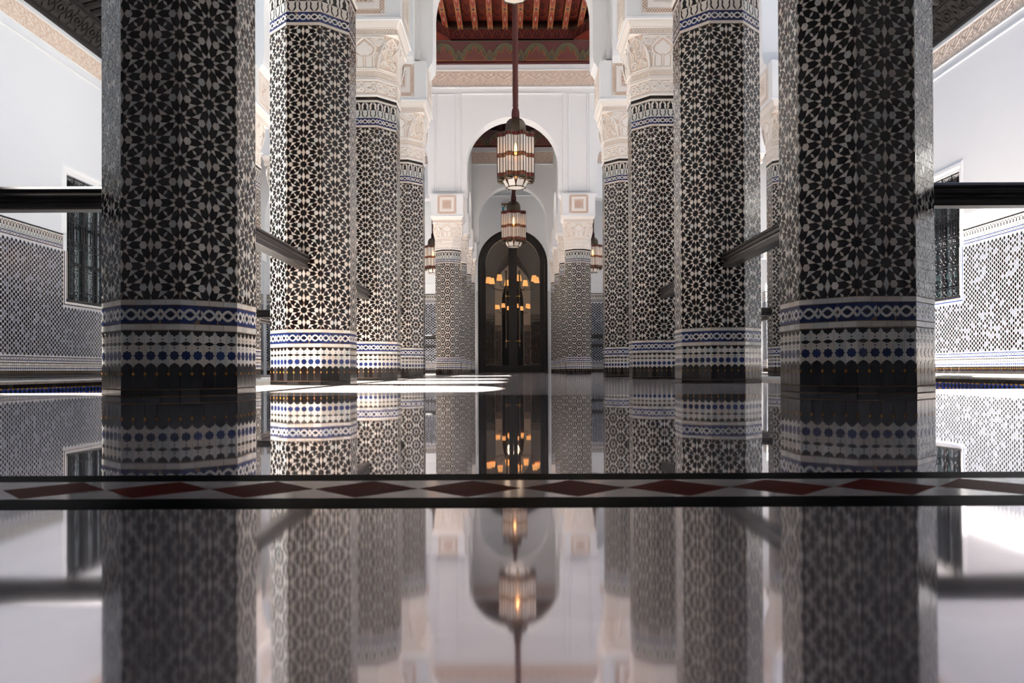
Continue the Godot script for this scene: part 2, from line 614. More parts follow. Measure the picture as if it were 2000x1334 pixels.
func scroll_band(b: MB, w: float, h: float, cells: int) -> void:
	var u := w / cells
	for i in cells:
		var xc := -w / 2 + u * (i + 0.5)
		b.ridge(spiral(Vector2(xc - u * 0.2, h * 0.54), h * 0.38, h * 0.07, 1.6, 3.4, -1.0), h * 0.085, 0.009)
		b.ridge(spiral(Vector2(xc + u * 0.24, h * 0.36), h * 0.26, h * 0.06, 1.4, 1.2, 1.0), h * 0.075, 0.009)
		b.ridge(arc(Vector2(xc + u * 0.2, h * 0.78), u * 0.2, h * 0.14, 160, -30, 6), h * 0.075, 0.008)
		b.ridge(PackedVector2Array([Vector2(xc - u * 0.48, h * 0.2), Vector2(xc - u * 0.42, h * 0.55), Vector2(xc - u * 0.47, h * 0.9)]), h * 0.06, 0.007)
		b.ridge(arc(Vector2(xc - u * 0.2, h * 0.06), u * 0.26, h * 0.12, 170, 20, 6), h * 0.07, 0.007)
		for j in 5:
			var q := Vector2(xc + u * 0.47, h * 0.7) + Vector2.from_angle(TAU * j / 5) * h * 0.09
			b.prism(polygon([Vector2(0.005, 0), Vector2(0, 0.005), Vector2(-0.005, 0), Vector2(0, -0.005)], 0, q), 0, 0.007)

func build_capital() -> void:
	var b := MB.new()
	var cream := lin(240, 236, 231)
	var tan_ := lin(228, 211, 197)
	var t := 0.41421
	var prof := [[0.3425, CT, 0], [0.352, CT + 0.006, 0], [0.354, CT + 0.02, 0], [0.347, CT + 0.032, 0], [0.3405, CT + 0.042, 0], [0.3405, CT + 0.185, 1], [0.351, CT + 0.19, 0], [0.353, CT + 0.205, 0], [0.345, CT + 0.214, 0], [0.349, CT + 0.228, 0], [0.3405, CT + 0.236, 0], [0.3405, CT + 0.302, 1], [0.35, CT + 0.306, 0], [0.351, CT + 0.318, 0], [0.345, CT + 0.324, 0]]
	for i in range(1, prof.size()):
		b.k = tan_ if prof[i][2] else cream
		b.loft(octagon(prof[i - 1][0], prof[i - 1][0] * t, prof[i - 1][1]), octagon(prof[i][0], prof[i][0] * t, prof[i][1]))
	var y0 := CT + 0.324
	var y1 := CT + 0.70
	var lo := octagon(0.345, 0.345 * t, y0)
	var hi := octagon(0.378, 0.258, y1)
	b.k = tan_
	b.loft(lo, hi)
	b.k = cream
	var sq := [[0.378, 0.258, y1], [0.392, 0.378, y1 + 0.004], [0.392, 0.378, y1 + 0.012], [0.384, 0.372, y1 + 0.015], [0.384, 0.372, y1 + 0.075], [0.396, 0.384, y1 + 0.08], [0.396, 0.384, y1 + 0.092], [0.405, 0.395, y1 + 0.11], [0.428, 0.418, BT], [0.43, 0.43, BT]]
	for i in range(1, sq.size()):
		b.k = tan_ if i == 4 else cream
		b.loft(octagon(sq[i - 1][0], sq[i - 1][1], sq[i - 1][2]), octagon(sq[i][0], sq[i][1], sq[i][2]))
	capital_mesh = b.mesh()
	# carved ornament standing off the tan ground
	var r := MB.new()
	r.k = lin(243, 239, 234)
	for f in 8:
		var turn := Basis(Vector3.UP, PI / 4 * f)
		r.x = Transform3D(turn, turn * Vector3(0, CT + 0.043, 0.3405))
		scroll_band(r, S, 0.141, 2)
		r.x = Transform3D(turn, turn * Vector3(0, CT + 0.239, 0.3405))
		zigzag(r, -S / 2 + 0.004, S / 2 - 0.004, 0.004, 0.058, 5, 0.0065, 0.007)
		# upper face: its own plane
		var a := (lo[(f + 0) % 8] + lo[(f + 1) % 8]) / 2
		var ring_lo := Vector3.ZERO
		var ring_hi := Vector3.ZERO
		var i0 := f % 8
		ring_lo = (lo[i0] + lo[(i0 + 1) % 8]) / 2
		ring_hi = (hi[i0] + hi[(i0 + 1) % 8]) / 2
		var right := (lo[(i0 + 1) % 8] - lo[i0]).normalized()
		var up := (ring_hi - ring_lo).normalized()
		var tall := (ring_hi - ring_lo).length()
		r.x = Transform3D(Basis(right, up, right.cross(up)), ring_lo)
		if f % 2 == 0:
			r.prism(polygon([Vector2(-0.085, 0.02), Vector2(-0.02, 0.02), Vector2(-0.02, 0.14), Vector2(-0.085, 0.14)]), 0, 0.009)
			r.prism(polygon([Vector2(0.02, 0.02), Vector2(0.085, 0.02), Vector2(0.085, 0.14), Vector2(0.02, 0.14)]), 0, 0.009)
			var cloud := PackedVector2Array([Vector2(0, 0.17)])
			for q: Vector2 in [Vector2(0.035, 0.15), Vector2(0.085, 0.19), Vector2(0.1, 0.225), Vector2(0.082, 0.26), Vector2(0.05, 0.27), Vector2(0.03, 0.295), Vector2(0, 0.315), Vector2(-0.03, 0.295), Vector2(-0.05, 0.27), Vector2(-0.082, 0.26), Vector2(-0.1, 0.225), Vector2(-0.085, 0.19), Vector2(-0.035, 0.15)]:
				cloud.append(q)
			r.prism(polygon(Array(cloud)), 0, 0.012)
			r.ridge(PackedVector2Array([Vector2(0, 0.0), Vector2(0, 0.165)]), 0.008, 0.012)
			for s: float in [-1.0, 1.0]:
				r.ridge(PackedVector2Array([Vector2(s * 0.105, 0.0), Vector2(s * 0.11, 0.13), Vector2(s * 0.1, 0.16), Vector2(s * 0.118, 0.19), Vector2(s * 0.13, 0.24), Vector2(s * 0.09, 0.295), Vector2(s * 0.03, 0.345), Vector2(0, 0.365)]), 0.012, 0.014)
				r.ridge(spiral(Vector2(s * 0.165, 0.305), 0.048, 0.008, 1.7, PI / 2, s), 0.0115, 0.012)
				r.ridge(PackedVector2Array([Vector2(s * 0.04, 0.14), Vector2(s * 0.1, 0.16)]), 0.009, 0.013)
				r.ridge(arc(Vector2(s * 0.2, 0.2), 0.06, 0.12, 90.0 - s * 95.0, 90.0 + s * 40.0, 7), 0.012, 0.01)
				r.ridge(arc(Vector2(s * 0.155, 0.1), 0.03, 0.09, 90.0 - s * 95.0, 90.0 + s * 80.0, 7), 0.011, 0.01)
				r.ridge(PackedVector2Array([Vector2(s * 0.09, 0.345), Vector2(s * 0.15, 0.362), Vector2(s * 0.24, 0.35)]), 0.011, 0.01)
				r.ridge(arc(Vector2(s * 0.225, 0.3), 0.022, 0.035, 0, 300, 7), 0.009, 0.01, true)
				r.ridge(arc(Vector2(s * 0.085, 0.318), 0.022, 0.02, 0, 300, 6), 0.009, 0.01, true)
			r.ridge(PackedVector2Array([Vector2(-0.14, 0.008), Vector2(0.14, 0.008)]), 0.009, 0.014)
			r.ridge(PackedVector2Array([Vector2(-0.24, tall - 0.012), Vector2(0.24, tall - 0.012)]), 0.01, 0.014)
		else:
			var w1 := 0.165
			r.ridge(PackedVector2Array([Vector2(-0.135, 0.01), Vector2(-0.14, 0.15), Vector2(-0.115, 0.25), Vector2(-0.06, 0.33), Vector2(0.0, tall - 0.01), Vector2(0.06, 0.33), Vector2(0.115, 0.25), Vector2(0.14, 0.15), Vector2(0.135, 0.01)]), 0.012, 0.02)
			r.ridge(PackedVector2Array([Vector2(-0.135, 0.01), Vector2(0.135, 0.01)]), 0.01, 0.016)
			r.ridge(spiral(Vector2(-0.07, 0.07), 0.045, 0.008, 1.7, 0.4, 1.0), 0.009, 0.014)
			r.ridge(spiral(Vector2(0.07, 0.07), 0.045, 0.008, 1.7, 2.7, -1.0), 0.009, 0.014)
			for s: float in [-1.0, 1.0]:
				r.ridge(PackedVector2Array([Vector2(0, 0.06), Vector2(s * 0.06, 0.14), Vector2(s * 0.05, 0.2), Vector2(s * 0.085, 0.24)]), 0.009, 0.013)
				r.ridge(arc(Vector2(s * 0.06, 0.27), 0.03, 0.04, -90, 180, 7), 0.01, 0.011)
				r.ridge(PackedVector2Array([Vector2(s * 0.03, 0.345), Vector2(s * 0.02, 0.3), Vector2(s * 0.035, 0.27)]), 0.011, 0.012)
				r.ridge(arc(Vector2(s * 0.105, 0.17), 0.02, 0.045, -90, 220, 7), 0.01, 0.011)
			for i in 5:
				for j in 3:
					var q := Vector2((j - 1) * 0.022 + (0.011 if i % 2 else 0.0), 0.14 + i * 0.028)
					r.prism(polygon([Vector2(0.009, 0), Vector2(0, 0.012), Vector2(-0.009, 0), Vector2(0, -0.012)], 0, q), 0, 0.014)
	for f in 4:
		var turn := Basis(Vector3.UP, PI / 2 * f)
		r.x = Transform3D(turn, turn * Vector3(0, CT + 0.715, 0.384))
		zigzag(r, -0.36, 0.36, 0.004, 0.056, 10, 0.0065, 0.008)
	relief_mesh = r.mesh()

func build_columns() -> void:
	face_plain = face_mesh(false, [])
	face_parted = face_mesh(true, parts_list)
	var plain := MB.new()
	var parted := MB.new()
	for f in 8:
		var turn := Basis(Vector3.UP, PI / 4 * f)
		var t := Transform3D(turn, turn * Vector3(0, 0, AP - 0.002))
		plain.add(face_plain, t)
		parted.add(face_parted if f < 2 else face_plain, t)
	skin_plain = plain.mesh()
	skin_parted = parted.mesh()
	var s := MB.new()
	s.loft(octagon(AP - 0.0019, (AP - 0.0019) * 0.41421, 0.0), octagon(AP - 0.0019, (AP - 0.0019) * 0.41421, CT + 0.01))
	shaft_mesh = s.mesh()
	build_capital()
	var rows := [["nearest", 3.97], ["second", 6.64], ["third", 9.3], ["fourth", 11.97]]
	var extra := {
		"left0": "dark octagonal mosaic column in the left foreground, its near faces in shade",
		"right0": "dark octagonal mosaic column in the right foreground beside the right corner rail",
		"left1": "mosaic column behind the left foreground column, sunlit floor at its foot",
		"right1": "mosaic column behind the right foreground column, carrying the slanting rail's far end",
		"left2": "third mosaic column of the left row, carved cream capital and square carved panel above",
		"right2": "third mosaic column of the right row, carved cream capital partly behind its neighbour",
		"left3": "fourth mosaic column of the left row, on the near side of the high hall",
		"right3": "fourth mosaic column of the right row, on the near side of the high hall",
	}
	for i in 4:
		for s2: float in [-1.0, 1.0]:
			var side := "left" if s2 < 0 else "right"
			column(s2 * RX, rows[i][1], extra["%s%d" % [side, i]], i < 2, s2)
	var hall := [20.67, 23.21, 25.75, 28.3]
	var word := ["first mosaic column past the high hall, %s of the door, under a square carved panel", "second mosaic column past the high hall, %s of the door, mostly behind the first", "third mosaic column past the high hall, %s of the door, a thin strip in view", "last mosaic column before the glass door, on its %s"]
	for i in 4:
		for s2: float in [-1.0, 1.0]:
			column(s2 * RX, hall[i], word[i] % ("left" if s2 < 0 else "right"), false, s2)
	var side_d := [3.97, 11.97, 14.87, 17.77, 20.67]
	var sword := ["mosaic column at the outer end of the front rail, in the %s gallery", "mosaic column glimpsed behind the %s foreground columns, at the courtyard corner", "mosaic column just behind the corner one of the %s courtyard arcade", "mosaic column further back in the %s courtyard arcade, beside the hall", "mosaic column at the far corner of the hall's %s arcade"]
	for i in 5:
		for s2: float in [-1.0, 1.0]:
			column(s2 * 4.35, side_d[i], sword[i] % ("left" if s2 < 0 else "right"), false, s2)

func column(x: float, d: float, label: String, parted: bool, side: float) -> void:
	var turn := 0.0 if side < 0 or not parted else -PI / 4
	var t := thing("mosaic_column", label, "column", at(x, 0, d, turn), "octagonal mosaic columns", "thing")
	obj("shaft", shaft_mesh, M.grout, t)
	obj("tile_field", skin_parted if parted else skin_plain, M.glazed_tile, t, Transform3D(), "stuff")
	var square := Transform3D(Basis(Vector3.UP, -turn), Vector3.ZERO)
	var c := obj("capital", capital_mesh, M.carved_plaster, t, square)
	c.set_meta("label", "carved cream plaster capital")
	obj("carving", relief_mesh, M.carved_plaster, c)
	if parted:
		for f in 2:
			var b := Basis(Vector3.UP, PI / 4 * f)
			for p in parts_list:
				obj(p[0], piece_mesh(p), M.glazed_tile, t, Transform3D(b, b * Vector3(p[1].x, p[1].y, AP - 0.002)))

# ---------------------------------------------------------------- walls with arches

func arch_outline(blocks: Array, yb: float, yc: float, rise: float, top: float, seg := 36) -> PackedVector2Array:
	var p := PackedVector2Array()
	for i in blocks.size():
		var lo: float = blocks[i][0]
		var hi: float = blocks[i][1]
		p.append(Vector2(lo, yb))
		p.append(Vector2(hi, yb))
		if i == blocks.size() - 1:
			break
		var nx: float = blocks[i + 1][0]
		var c := 0.1
		for q: Vector2 in [Vector2(0, 4.74), Vector2(0.03, 4.76), Vector2(0.055, 4.81), Vector2(0.085, 4.84), Vector2(0.096, 4.9), Vector2(c, 5.02)]:
			p.append(Vector2(hi + q.x, q.y))
		var mid := (hi + nx) / 2
		var rx := (nx - hi) / 2 - c
		var r: float = rise if rise > 0.0 else rx
		for j in seg + 1:
			var t := PI * (1.0 - j / float(seg))
			p.append(Vector2(mid + cos(t) * rx, yc + sin(t) * r))
		for q: Vector2 in [Vector2(c, 5.02), Vector2(0.096, 4.9), Vector2(0.085, 4.84), Vector2(0.055, 4.81), Vector2(0.03, 4.76), Vector2(0, 4.74)]:
			p.append(Vector2(nx - q.x, q.y))
	p.append(Vector2(blocks[-1][1], top))
	p.append(Vector2(blocks[0][0], top))
	return p

const ALONG := Basis(Vector3(0, 0, -1), Vector3(0, 1, 0), Vector3(1, 0, 0))   # first axis along the depth

func arched_wall(called: String, label: String, t: Transform3D, blocks: Array, thick := 0.5, top := 9.7, yc := 5.67, rise := 0.0, yb := BT) -> MeshInstance3D:
	var b := MB.new()
	b.prism(arch_outline(blocks, yb, yc, rise, top), -thick / 2, thick / 2, true)
	var o := obj(called, b.mesh(), M.plaster, self, t, "structure")
	o.set_meta("label", label)
	return o

func block(c: float, hs := 0.42) -> Array:
	return [c - hs, c + hs]

func struct_box(called: String, label: String, lo: Vector3, hi: Vector3, mt: Material) -> MeshInstance3D:   # x, y, d ranges
	var b := MB.new()
	b.box(Vector3(minf(lo.x, hi.x), lo.y, -maxf(lo.z, hi.z)), Vector3(maxf(lo.x, hi.x), hi.y, -minf(lo.z, hi.z)))
	var o := obj(called, b.mesh(), mt, self, Transform3D(), "structure")
	if label:
		o.set_meta("label", label)
	return o

var panel_mesh: Mesh
var frieze_mesh: Mesh

func build_carvings() -> void:
	var tan_ := lin(196, 152, 122)
	var cream := lin(238, 232, 225)
	var b := MB.new()   # the square panel on the impost blocks, half a metre wide
	b.k = tan_
	b.cap(rect(-0.25, -0.25, 0.25, 0.25), 0.004)
	b.k = cream
	for q in [[0.25, 0.008, 0.014], [0.196, 0.006, 0.014], [0.105, 0.006, 0.012]]:
		b.ridge(rect(-q[0], -q[0], q[0], q[0]), q[1], q[2], true)
	for i in 4:
		b.x = Transform3D(Basis(Vector3.BACK, PI / 2 * i), Vector3(0, 0, 0.004))
		b.x.origin += b.x.basis * Vector3(0, 0.2225, 0)
		zigzag(b, -0.245, 0.245, -0.019, 0.019, 8, 0.006, 0.008)
		b.x = Transform3D(Basis(Vector3.BACK, PI / 2 * i), Vector3.ZERO)
		b.prism(PackedVector2Array([Vector2(-0.19, 0.19), Vector2(-0.13, 0.13), Vector2(0.13, 0.13), Vector2(0.19, 0.19)]), 0.0, 0.016)
		b.prism(PackedVector2Array([Vector2(-0.126, 0.126), Vector2(-0.112, 0.112), Vector2(0.112, 0.112), Vector2(0.126, 0.126)]), 0.0, 0.01)
		b.ridge(spiral(Vector2(0.068, 0.068), 0.026, 0.006, 1.3, -0.8), 0.005, 0.009, false, 0.004)
		b.ridge(PackedVector2Array([Vector2(0.0, 0.028), Vector2(0.026, 0.06), Vector2(0.0, 0.1), Vector2(-0.026, 0.06)]), 0.005, 0.009, true, 0.004)
		b.ridge(PackedVector2Array([Vector2(0.02, 0.02), Vector2(0.098, 0.098)]), 0.004, 0.007, false, 0.004)
		b.ridge(arc(Vector2(0.0, 0.1), 0.05, 0.03, 180, 360, 6), 0.004, 0.008, false, 0.004)
	b.x = Transform3D()
	b.ridge(arc(Vector2.ZERO, 0.03, 0.03, 0, 330, 11), 0.005, 0.01, true, 0.004)
	panel_mesh = b.mesh()
	b = MB.new()        # one repeat of the wall frieze, 0.43 x 0.41
	b.k = lin(212, 190, 174)
	b.cap(rect(-0.215, -0.205, 0.215, 0.205), 0.003)
	b.k = lin(236, 228, 220)
	var w := 0.008
	for s: float in [-1.0, 1.0]:
		b.ridge(PackedVector2Array([Vector2(s * 0.215, -0.06), Vector2(s * 0.19, -0.03), Vector2(s * 0.1, 0.03), Vector2(s * 0.03, 0.06), Vector2(0, 0.085), Vector2(s * -0.03, 0.11)]), w * 1.2, 0.016)
		b.ridge(PackedVector2Array([Vector2(0, -0.205), Vector2(s * 0.09, -0.12)]), w, 0.014)
		b.ridge(PackedVector2Array([Vector2(0, -0.1), Vector2(s * 0.085, -0.19)]), w, 0.014)
		b.ridge(PackedVector2Array([Vector2(s * 0.215, 0.16), Vector2(s * 0.12, 0.07)]), w, 0.014)
		b.ridge(PackedVector2Array([Vector2(s * 0.215, 0.03), Vector2(s * 0.11, 0.14), Vector2(s * 0.07, 0.2)]), w, 0.013)
		b.ridge(spiral(Vector2(s * 0.13, 0.11), 0.05, 0.01, 1.5, 0.5, s), w * 0.8, 0.012)
		b.ridge(spiral(Vector2(s * 0.055, 0.0), 0.04, 0.008, 1.5, 2.0, -s), w * 0.7, 0.011)
		b.ridge(spiral(Vector2(s * 0.12, -0.06), 0.045, 0.008, 1.6, 1.0, s), w * 0.7, 0.011)
		b.ridge(spiral(Vector2(s * 0.06, -0.08), 0.028, 0.006, 1.3, 4.0, -s), w * 0.6, 0.01)
		b.ridge(arc(Vector2(s * 0.215, -0.15), 0.05, 0.05, 90.0, 90.0 + s * 180.0, 8), w, 0.013)
		b.ridge(arc(Vector2(s * 0.215, -0.15), 0.02, 0.02, 90.0, 90.0 + s * 180.0, 6), w * 0.7, 0.013)
		b.ridge(spiral(Vector2(s * 0.145, -0.13), 0.03, 0.006, 1.3, 2.5, s), w * 0.6, 0.01)
		b.ridge(arc(Vector2(s * 0.0, 0.165), 0.035, 0.03, 90.0, 90.0 - s * 180.0, 8), w, 0.013)
	for y: float in [-0.2, 0.2]:
		b.ridge(PackedVector2Array([Vector2(-0.215, y), Vector2(0.215, y)]), 0.007, 0.014)
	frieze_mesh = b.mesh()

func frieze_run(parent: Node3D, from: Vector3, dir: Vector3, length: float, out_: Vector3) -> void:   # repeats side by side; dir is to the right of one who faces the wall
	var m := int(round(length / 0.43))
	var step := length / m
	for i in m:
		var t := Transform3D(Basis(dir * (step / 0.43), Vector3.UP, out_), from + dir * (step * (i + 0.5)))
		obj("frieze_panel", frieze_mesh, M.carved_plaster, parent, t)

func moulding(parent: Node3D, called: String, from: Vector3, to: Vector3, out_: Vector3, h: float, proud: float, mt: Material) -> MeshInstance3D:
	var b := MB.new()
	var dir := (to - from).normalized()
	b.x = Transform3D(Basis(dir, Vector3.UP, out_), from)
	var l := (to - from).length()
	var p := [Vector2(0, 0), Vector2(proud * 0.6, h * 0.1), Vector2(proud, h * 0.35), Vector2(proud, h * 0.7), Vector2(proud * 0.5, h), Vector2(0, h)]
	for i in p.size() - 1:
		b.quad(Vector3(0, p[i].y, p[i].x), Vector3(l, p[i].y, p[i].x), Vector3(l, p[i + 1].y, p[i + 1].x), Vector3(0, p[i + 1].y, p[i + 1].x))
	return obj(called, b.mesh(), mt, parent)

func carved_panels() -> void:
	var o := Node3D.new()
	o.name = "trim_1"
	add_child(o)
	o.set_meta("kind", "structure")
	o.set_meta("label", "square carved panels and caps on the plaster blocks above the columns")
	var spots := []
	for d: float in [6.64, 9.3, 11.97]:
		for s: float in [-1.0, 1.0]:
			spots.append([s * RX, d])
	for d: float in [20.67, 23.21, 25.75, 28.3]:
		for s: float in [-1.0, 1.0]:
			spots.append([s * RX, d])
	for d: float in [11.97, 14.87, 17.77, 20.67]:
		for s: float in [-1.0, 1.0]:
			spots.append([s * 4.35, d])
	var b := MB.new()
	var ring := [[0.43, 4.19], [0.445, 4.2], [0.445, 4.225], [0.43, 4.24], [0.43, 4.80]]
	for i in range(1, ring.size()):
		b.loft(octagon(ring[i - 1][0], ring[i - 1][0], ring[i - 1][1]), octagon(ring[i][0], ring[i][0], ring[i][1]))
	var blk := b.mesh()
	for q in spots:
		obj("impost_block", blk, M.plaster, o, at(q[0], 0, q[1]))
		for f in 4:
			var turn := Basis(Vector3.UP, PI / 2 * f)
			obj("carved_panel", panel_mesh, M.carved_plaster, o, Transform3D(turn, Vector3(q[0], 4.515, -q[1]) + turn * Vector3(0, 0, 0.4302)))

func wall_frames() -> void:   # shallow recessed panels on the arch walls: raised flat borders
	var o := Node3D.new()
	o.name = "trim_2"
	add_child(o)
	o.set_meta("kind", "structure")
	o.set_meta("label", "raised plaster borders on the arched wall at the hall's far side")
	var front := -(20.67 - 0.25)
	# L5 wall: pilaster panels and the field round the arch
	var b := MB.new()
	for s: float in [-1.0, 1.0]:
		frame(b, s * 1.76 - 0.25, 4.9, s * 1.76 + 0.25, 7.5, 0.03)
		frame(b, s * 4.36 - 0.25, 4.9, s * 4.36 + 0.25, 7.5, 0.03)
		b.ridge(PackedVector2Array([Vector2(s * 3.06 - 1.0, 4.9), Vector2(s * 3.06 - 1.0, 7.5), Vector2(s * 3.06 + 1.0, 7.5), Vector2(s * 3.06 + 1.0, 4.9)]), 0.035, 0.03)
	b.ridge(PackedVector2Array([Vector2(-1.36, 4.9), Vector2(-1.36, 7.52), Vector2(1.36, 7.52), Vector2(1.36, 4.9)]), 0.035, 0.03)
	obj("raised_border", b.mesh(), M.plaster, o, Transform3D(Basis(), Vector3(0, 0, front)))
	b = MB.new()
	for s: float in [-1.0, 1.0]:
		frame(b, s * 1.76 - 0.25, 5.1, s * 1.76 + 0.25, 8.5, 0.03)
	obj("raised_border", b.mesh(), M.plaster, o, Transform3D(Basis(), Vector3(0, 0, -(11.97 - 0.25))))
	for s: float in [-1.0, 1.0]:
		b = MB.new()
		for d: float in [6.64, 9.3]:
			b.box(Vector3(d - 0.27, 5.02, 0.0), Vector3(d + 0.27, 8.6, 0.05))
			b.box(Vector3(d - 0.3, 4.86, 0.0), Vector3(d + 0.3, 5.02, 0.075))
		var t := Transform3D(ALONG, Vector3(-RX + 0.25, 0, 0))
		if s > 0:
			t = Transform3D(Basis(Vector3(0, 0, 1), Vector3.UP, Vector3(-1, 0, 0)), Vector3(RX - 0.25, 0, -15.94))
		obj("pilaster", b.mesh(), M.plaster, o, t)
	for s: float in [-1.0, 1.0]:
		b = MB.new()
		b.box(Vector3(-0.3, 5.02, 0.0), Vector3(0.3, 8.6, 0.05))
		b.box(Vector3(-0.34, 4.86, 0.0), Vector3(0.34, 5.02, 0.075))
		obj("pilaster", b.mesh(), M.plaster, o, at(s * (RX + 0.02), 0, 11.97 - 0.25))

func frame(b: MB, x0: float, y0: float, x1: float, y1: float, h: float, w := 0.035) -> void:   # a rectangle sunk between mitred slopes
	b.ridge(rect(x0, y0, x1, y1), w, h, true)

# ---------------------------------------------------------------- floor

func build_floor() -> void:
	var fl := Node3D.new()
	fl.name = "floor"
	add_child(fl)
	fl.set_meta("kind", "structure")
	fl.set_meta("label", "polished grey-brown marble floor mirroring the columns")
	var b := MB.new()
	b.flat_uv = true
	for q in [[-4.75, 4.75, 11.6, 30.0], [-9.9, -6.9, 4.31, 30.0], [6.9, 9.9, 4.31, 30.0], [-6.9, -4.75, 20.2, 30.0], [4.75, 6.9, 20.2, 30.0], [-3.2, 3.2, 30.0, 62.0]]:
		b.box(Vector3(q[0], -1.2, -q[3]), Vector3(q[1], 0, -q[2]))
	b.box(Vector3(-12, -1.2, -4.31), Vector3(12, 0, -3.62))
	b.box(Vector3(-2.1, -1.2, -11.6), Vector3(2.1, 0, -4.31))
	obj("paving", b.mesh(), M.marble_worn, fl)
	b = MB.new()
	b.flat_uv = true
	b.box(Vector3(-12, -1.2, -3.62), Vector3(12, 0, -0.66))
	obj("polished_paving", b.mesh(), M.marble, fl)
	b = MB.new()
	b.flat_uv = true
	b.box(Vector3(-12, -1.2, -0.66), Vector3(12, 0, 6))
	obj("polished_paving", b.mesh(), M.marble_near, fl)
	# inlaid band in front: black strips, red lozenges between pale triangles
	for q in [[0.822, 0.87], [0.658, 0.709]]:
		b = MB.new()
		b.box(Vector3(-1.6, -0.02, -q[1]), Vector3(1.6, 0.0004, -q[0]))
		obj("black_strip", b.mesh(), M.black_stone, fl)
	b = MB.new()
	b.box(Vector3(-1.6, -0.02, -0.822), Vector3(1.6, 0.0002, -0.709))
	obj("pale_inlay", b.mesh(), M.pale_stone, fl)
	var lz := MB.new()
	lz.x = Transform3D(Basis(Vector3.RIGHT, Vector3(0, 0, -1), Vector3.UP), Vector3.ZERO)
	lz.prism(PackedVector2Array([Vector2(0, -0.0525), Vector2(0.0505, 0), Vector2(0, 0.0525), Vector2(-0.0505, 0)]), -0.02, 0.0004)
	var lzm := lz.mesh()
	for i in 26:
		obj("red_lozenge", lzm, M.red_stone, fl, Transform3D(Basis(), Vector3(-0.022 + 0.052 + 0.104 * (i - 13), 0, -0.7655)))
	# sunken courtyards
	for s: float in [-1.0, 1.0]:
		var c := struct_box("floor_court", "sunken courtyard floor beyond the rails, stone darkened to bounce less light", Vector3(s * 2.1, -1.3, 4.31), Vector3(s * 6.9, -0.75, 20.2), M.court_stone)
		b = MB.new()
		b.box(Vector3(minf(s * 6.62, s * 7.0), -0.012, -30), Vector3(maxf(s * 6.62, s * 7.0), 0.003, -4.31))
		obj("coping", b.mesh(), M.white_marble, c)
		b = MB.new()
		b.box(Vector3(minf(s * 4.7, s * 5.0), -0.04, -20.2), Vector3(maxf(s * 4.7, s * 5.0), 0.004, -11.55))
		b.box(Vector3(minf(s * 2.1, s * 5.0), -0.04, -11.9), Vector3(maxf(s * 2.1, s * 5.0), 0.004, -11.5))
		obj("coping", b.mesh(), M.white_marble, c)
		var r := riser_mesh()
		var mm := MultiMesh.new()
		mm.transform_format = MultiMesh.TRANSFORM_3D
		mm.mesh = r
		mm.instance_count = 16
		for i in 16:
			mm.set_instance_transform(i, Transform3D(Basis(Vector3.UP, -s * PI / 2), Vector3(s * 6.895, 0, -(4.81 + i))))
		var mi := MultiMeshInstance3D.new()
		mi.name = "riser_tiles"
		mi.multimesh = mm
		mi.material_override = M.glazed_tile
		mi.set_meta("kind", "stuff")
		c.add_child(mi)

func riser_mesh() -> Mesh:   # a metre of the tiled side of the sunken court
	var b := MB.new()
	b.k = lin(44, 70, 156)
	b.tile(rect(-0.5, -0.74, 0.5, -0.115), 0.004, 0.0)
	for i in 10:
		b.k = tone("K")
		b.tile(rect(-0.5 + i * 0.1, -0.112, -0.4 + i * 0.1, -0.05), 0.006, 0.001)
	for j in 7:
		for i in 10:
			var o := Vector2(-0.45 + 0.1 * i, -0.16 - 0.09 * j)
			b.k = tone("K")
			b.tile(polygon([Vector2(0.034, 0), Vector2(0, 0.037), Vector2(-0.034, 0), Vector2(0, -0.037)], 0, o), 0.007, 0.001, Vector2.ZERO, 0.004)
			b.k = tone("Y")
			b.tile(polygon([Vector2(0.016, 0.014), Vector2(-0.016, 0.014), Vector2(-0.016, -0.014), Vector2(0.016, -0.014)], 0, o + Vector2(0.05 if i < 9 else -0.0, 0.045 if i < 9 else 0.045)), 0.007, 0.001, Vector2.ZERO, 0.004)
	return b.mesh()

# ---------------------------------------------------------------- tiled dado

func dado_panel(w: float, y0: float, y1: float) -> Mesh:   # black hexagons and small squares in a white net
	var b := MB.new()
	b.k = lin(186, 193, 202)
	b.tile(rect(-w / 2, y0, w / 2, y1), 0.008, 0.0)
	var m := int(round(w / 0.13))
	var a := w / m
	var rows := int((y1 - y0) / 0.05)
	for j in rows:
		var y := y0 + 0.025 + j * 0.05
		for i in m:
			var x := -w / 2 + a * (i + (0.25 if j % 2 else 0.75))
			b.k = tone("K") if rng.randf() < 0.84 else lin(92, 92, 104)
			b.tile(polygon([Vector2(0.034, 0.012), Vector2(0.014, 0.036), Vector2(-0.014, 0.036), Vector2(-0.034, 0.012), Vector2(-0.034, -0.012), Vector2(-0.014, -0.036), Vector2(0.014, -0.036), Vector2(0.034, -0.012)], 0, Vector2(x, y)), 0.0095, 0.0, Vector2.ZERO, 0.008)
			b.k = tone("K")
			b.cap(polygon([Vector2(0.011, 0), Vector2(0, 0.011), Vector2(-0.011, 0), Vector2(0, -0.011)], 0, Vector2(x + (a / 2 if j % 2 or i < m - 1 else -a / 2), y)), 0.0092)
	return b.mesh()

func multi(parent: Node3D, called: String, m: Mesh, places: Array) -> void:
	var mm := MultiMesh.new()
	mm.transform_format = MultiMesh.TRANSFORM_3D
	mm.mesh = m
	mm.instance_count = places.size()
	for i in places.size():
		mm.set_instance_transform(i, places[i])
	var mi := MultiMeshInstance3D.new()
	mi.name = called
	mi.multimesh = mm
	mi.material_override = M.glazed_tile
	mi.set_meta("kind", "stuff")
	parent.add_child(mi, true)

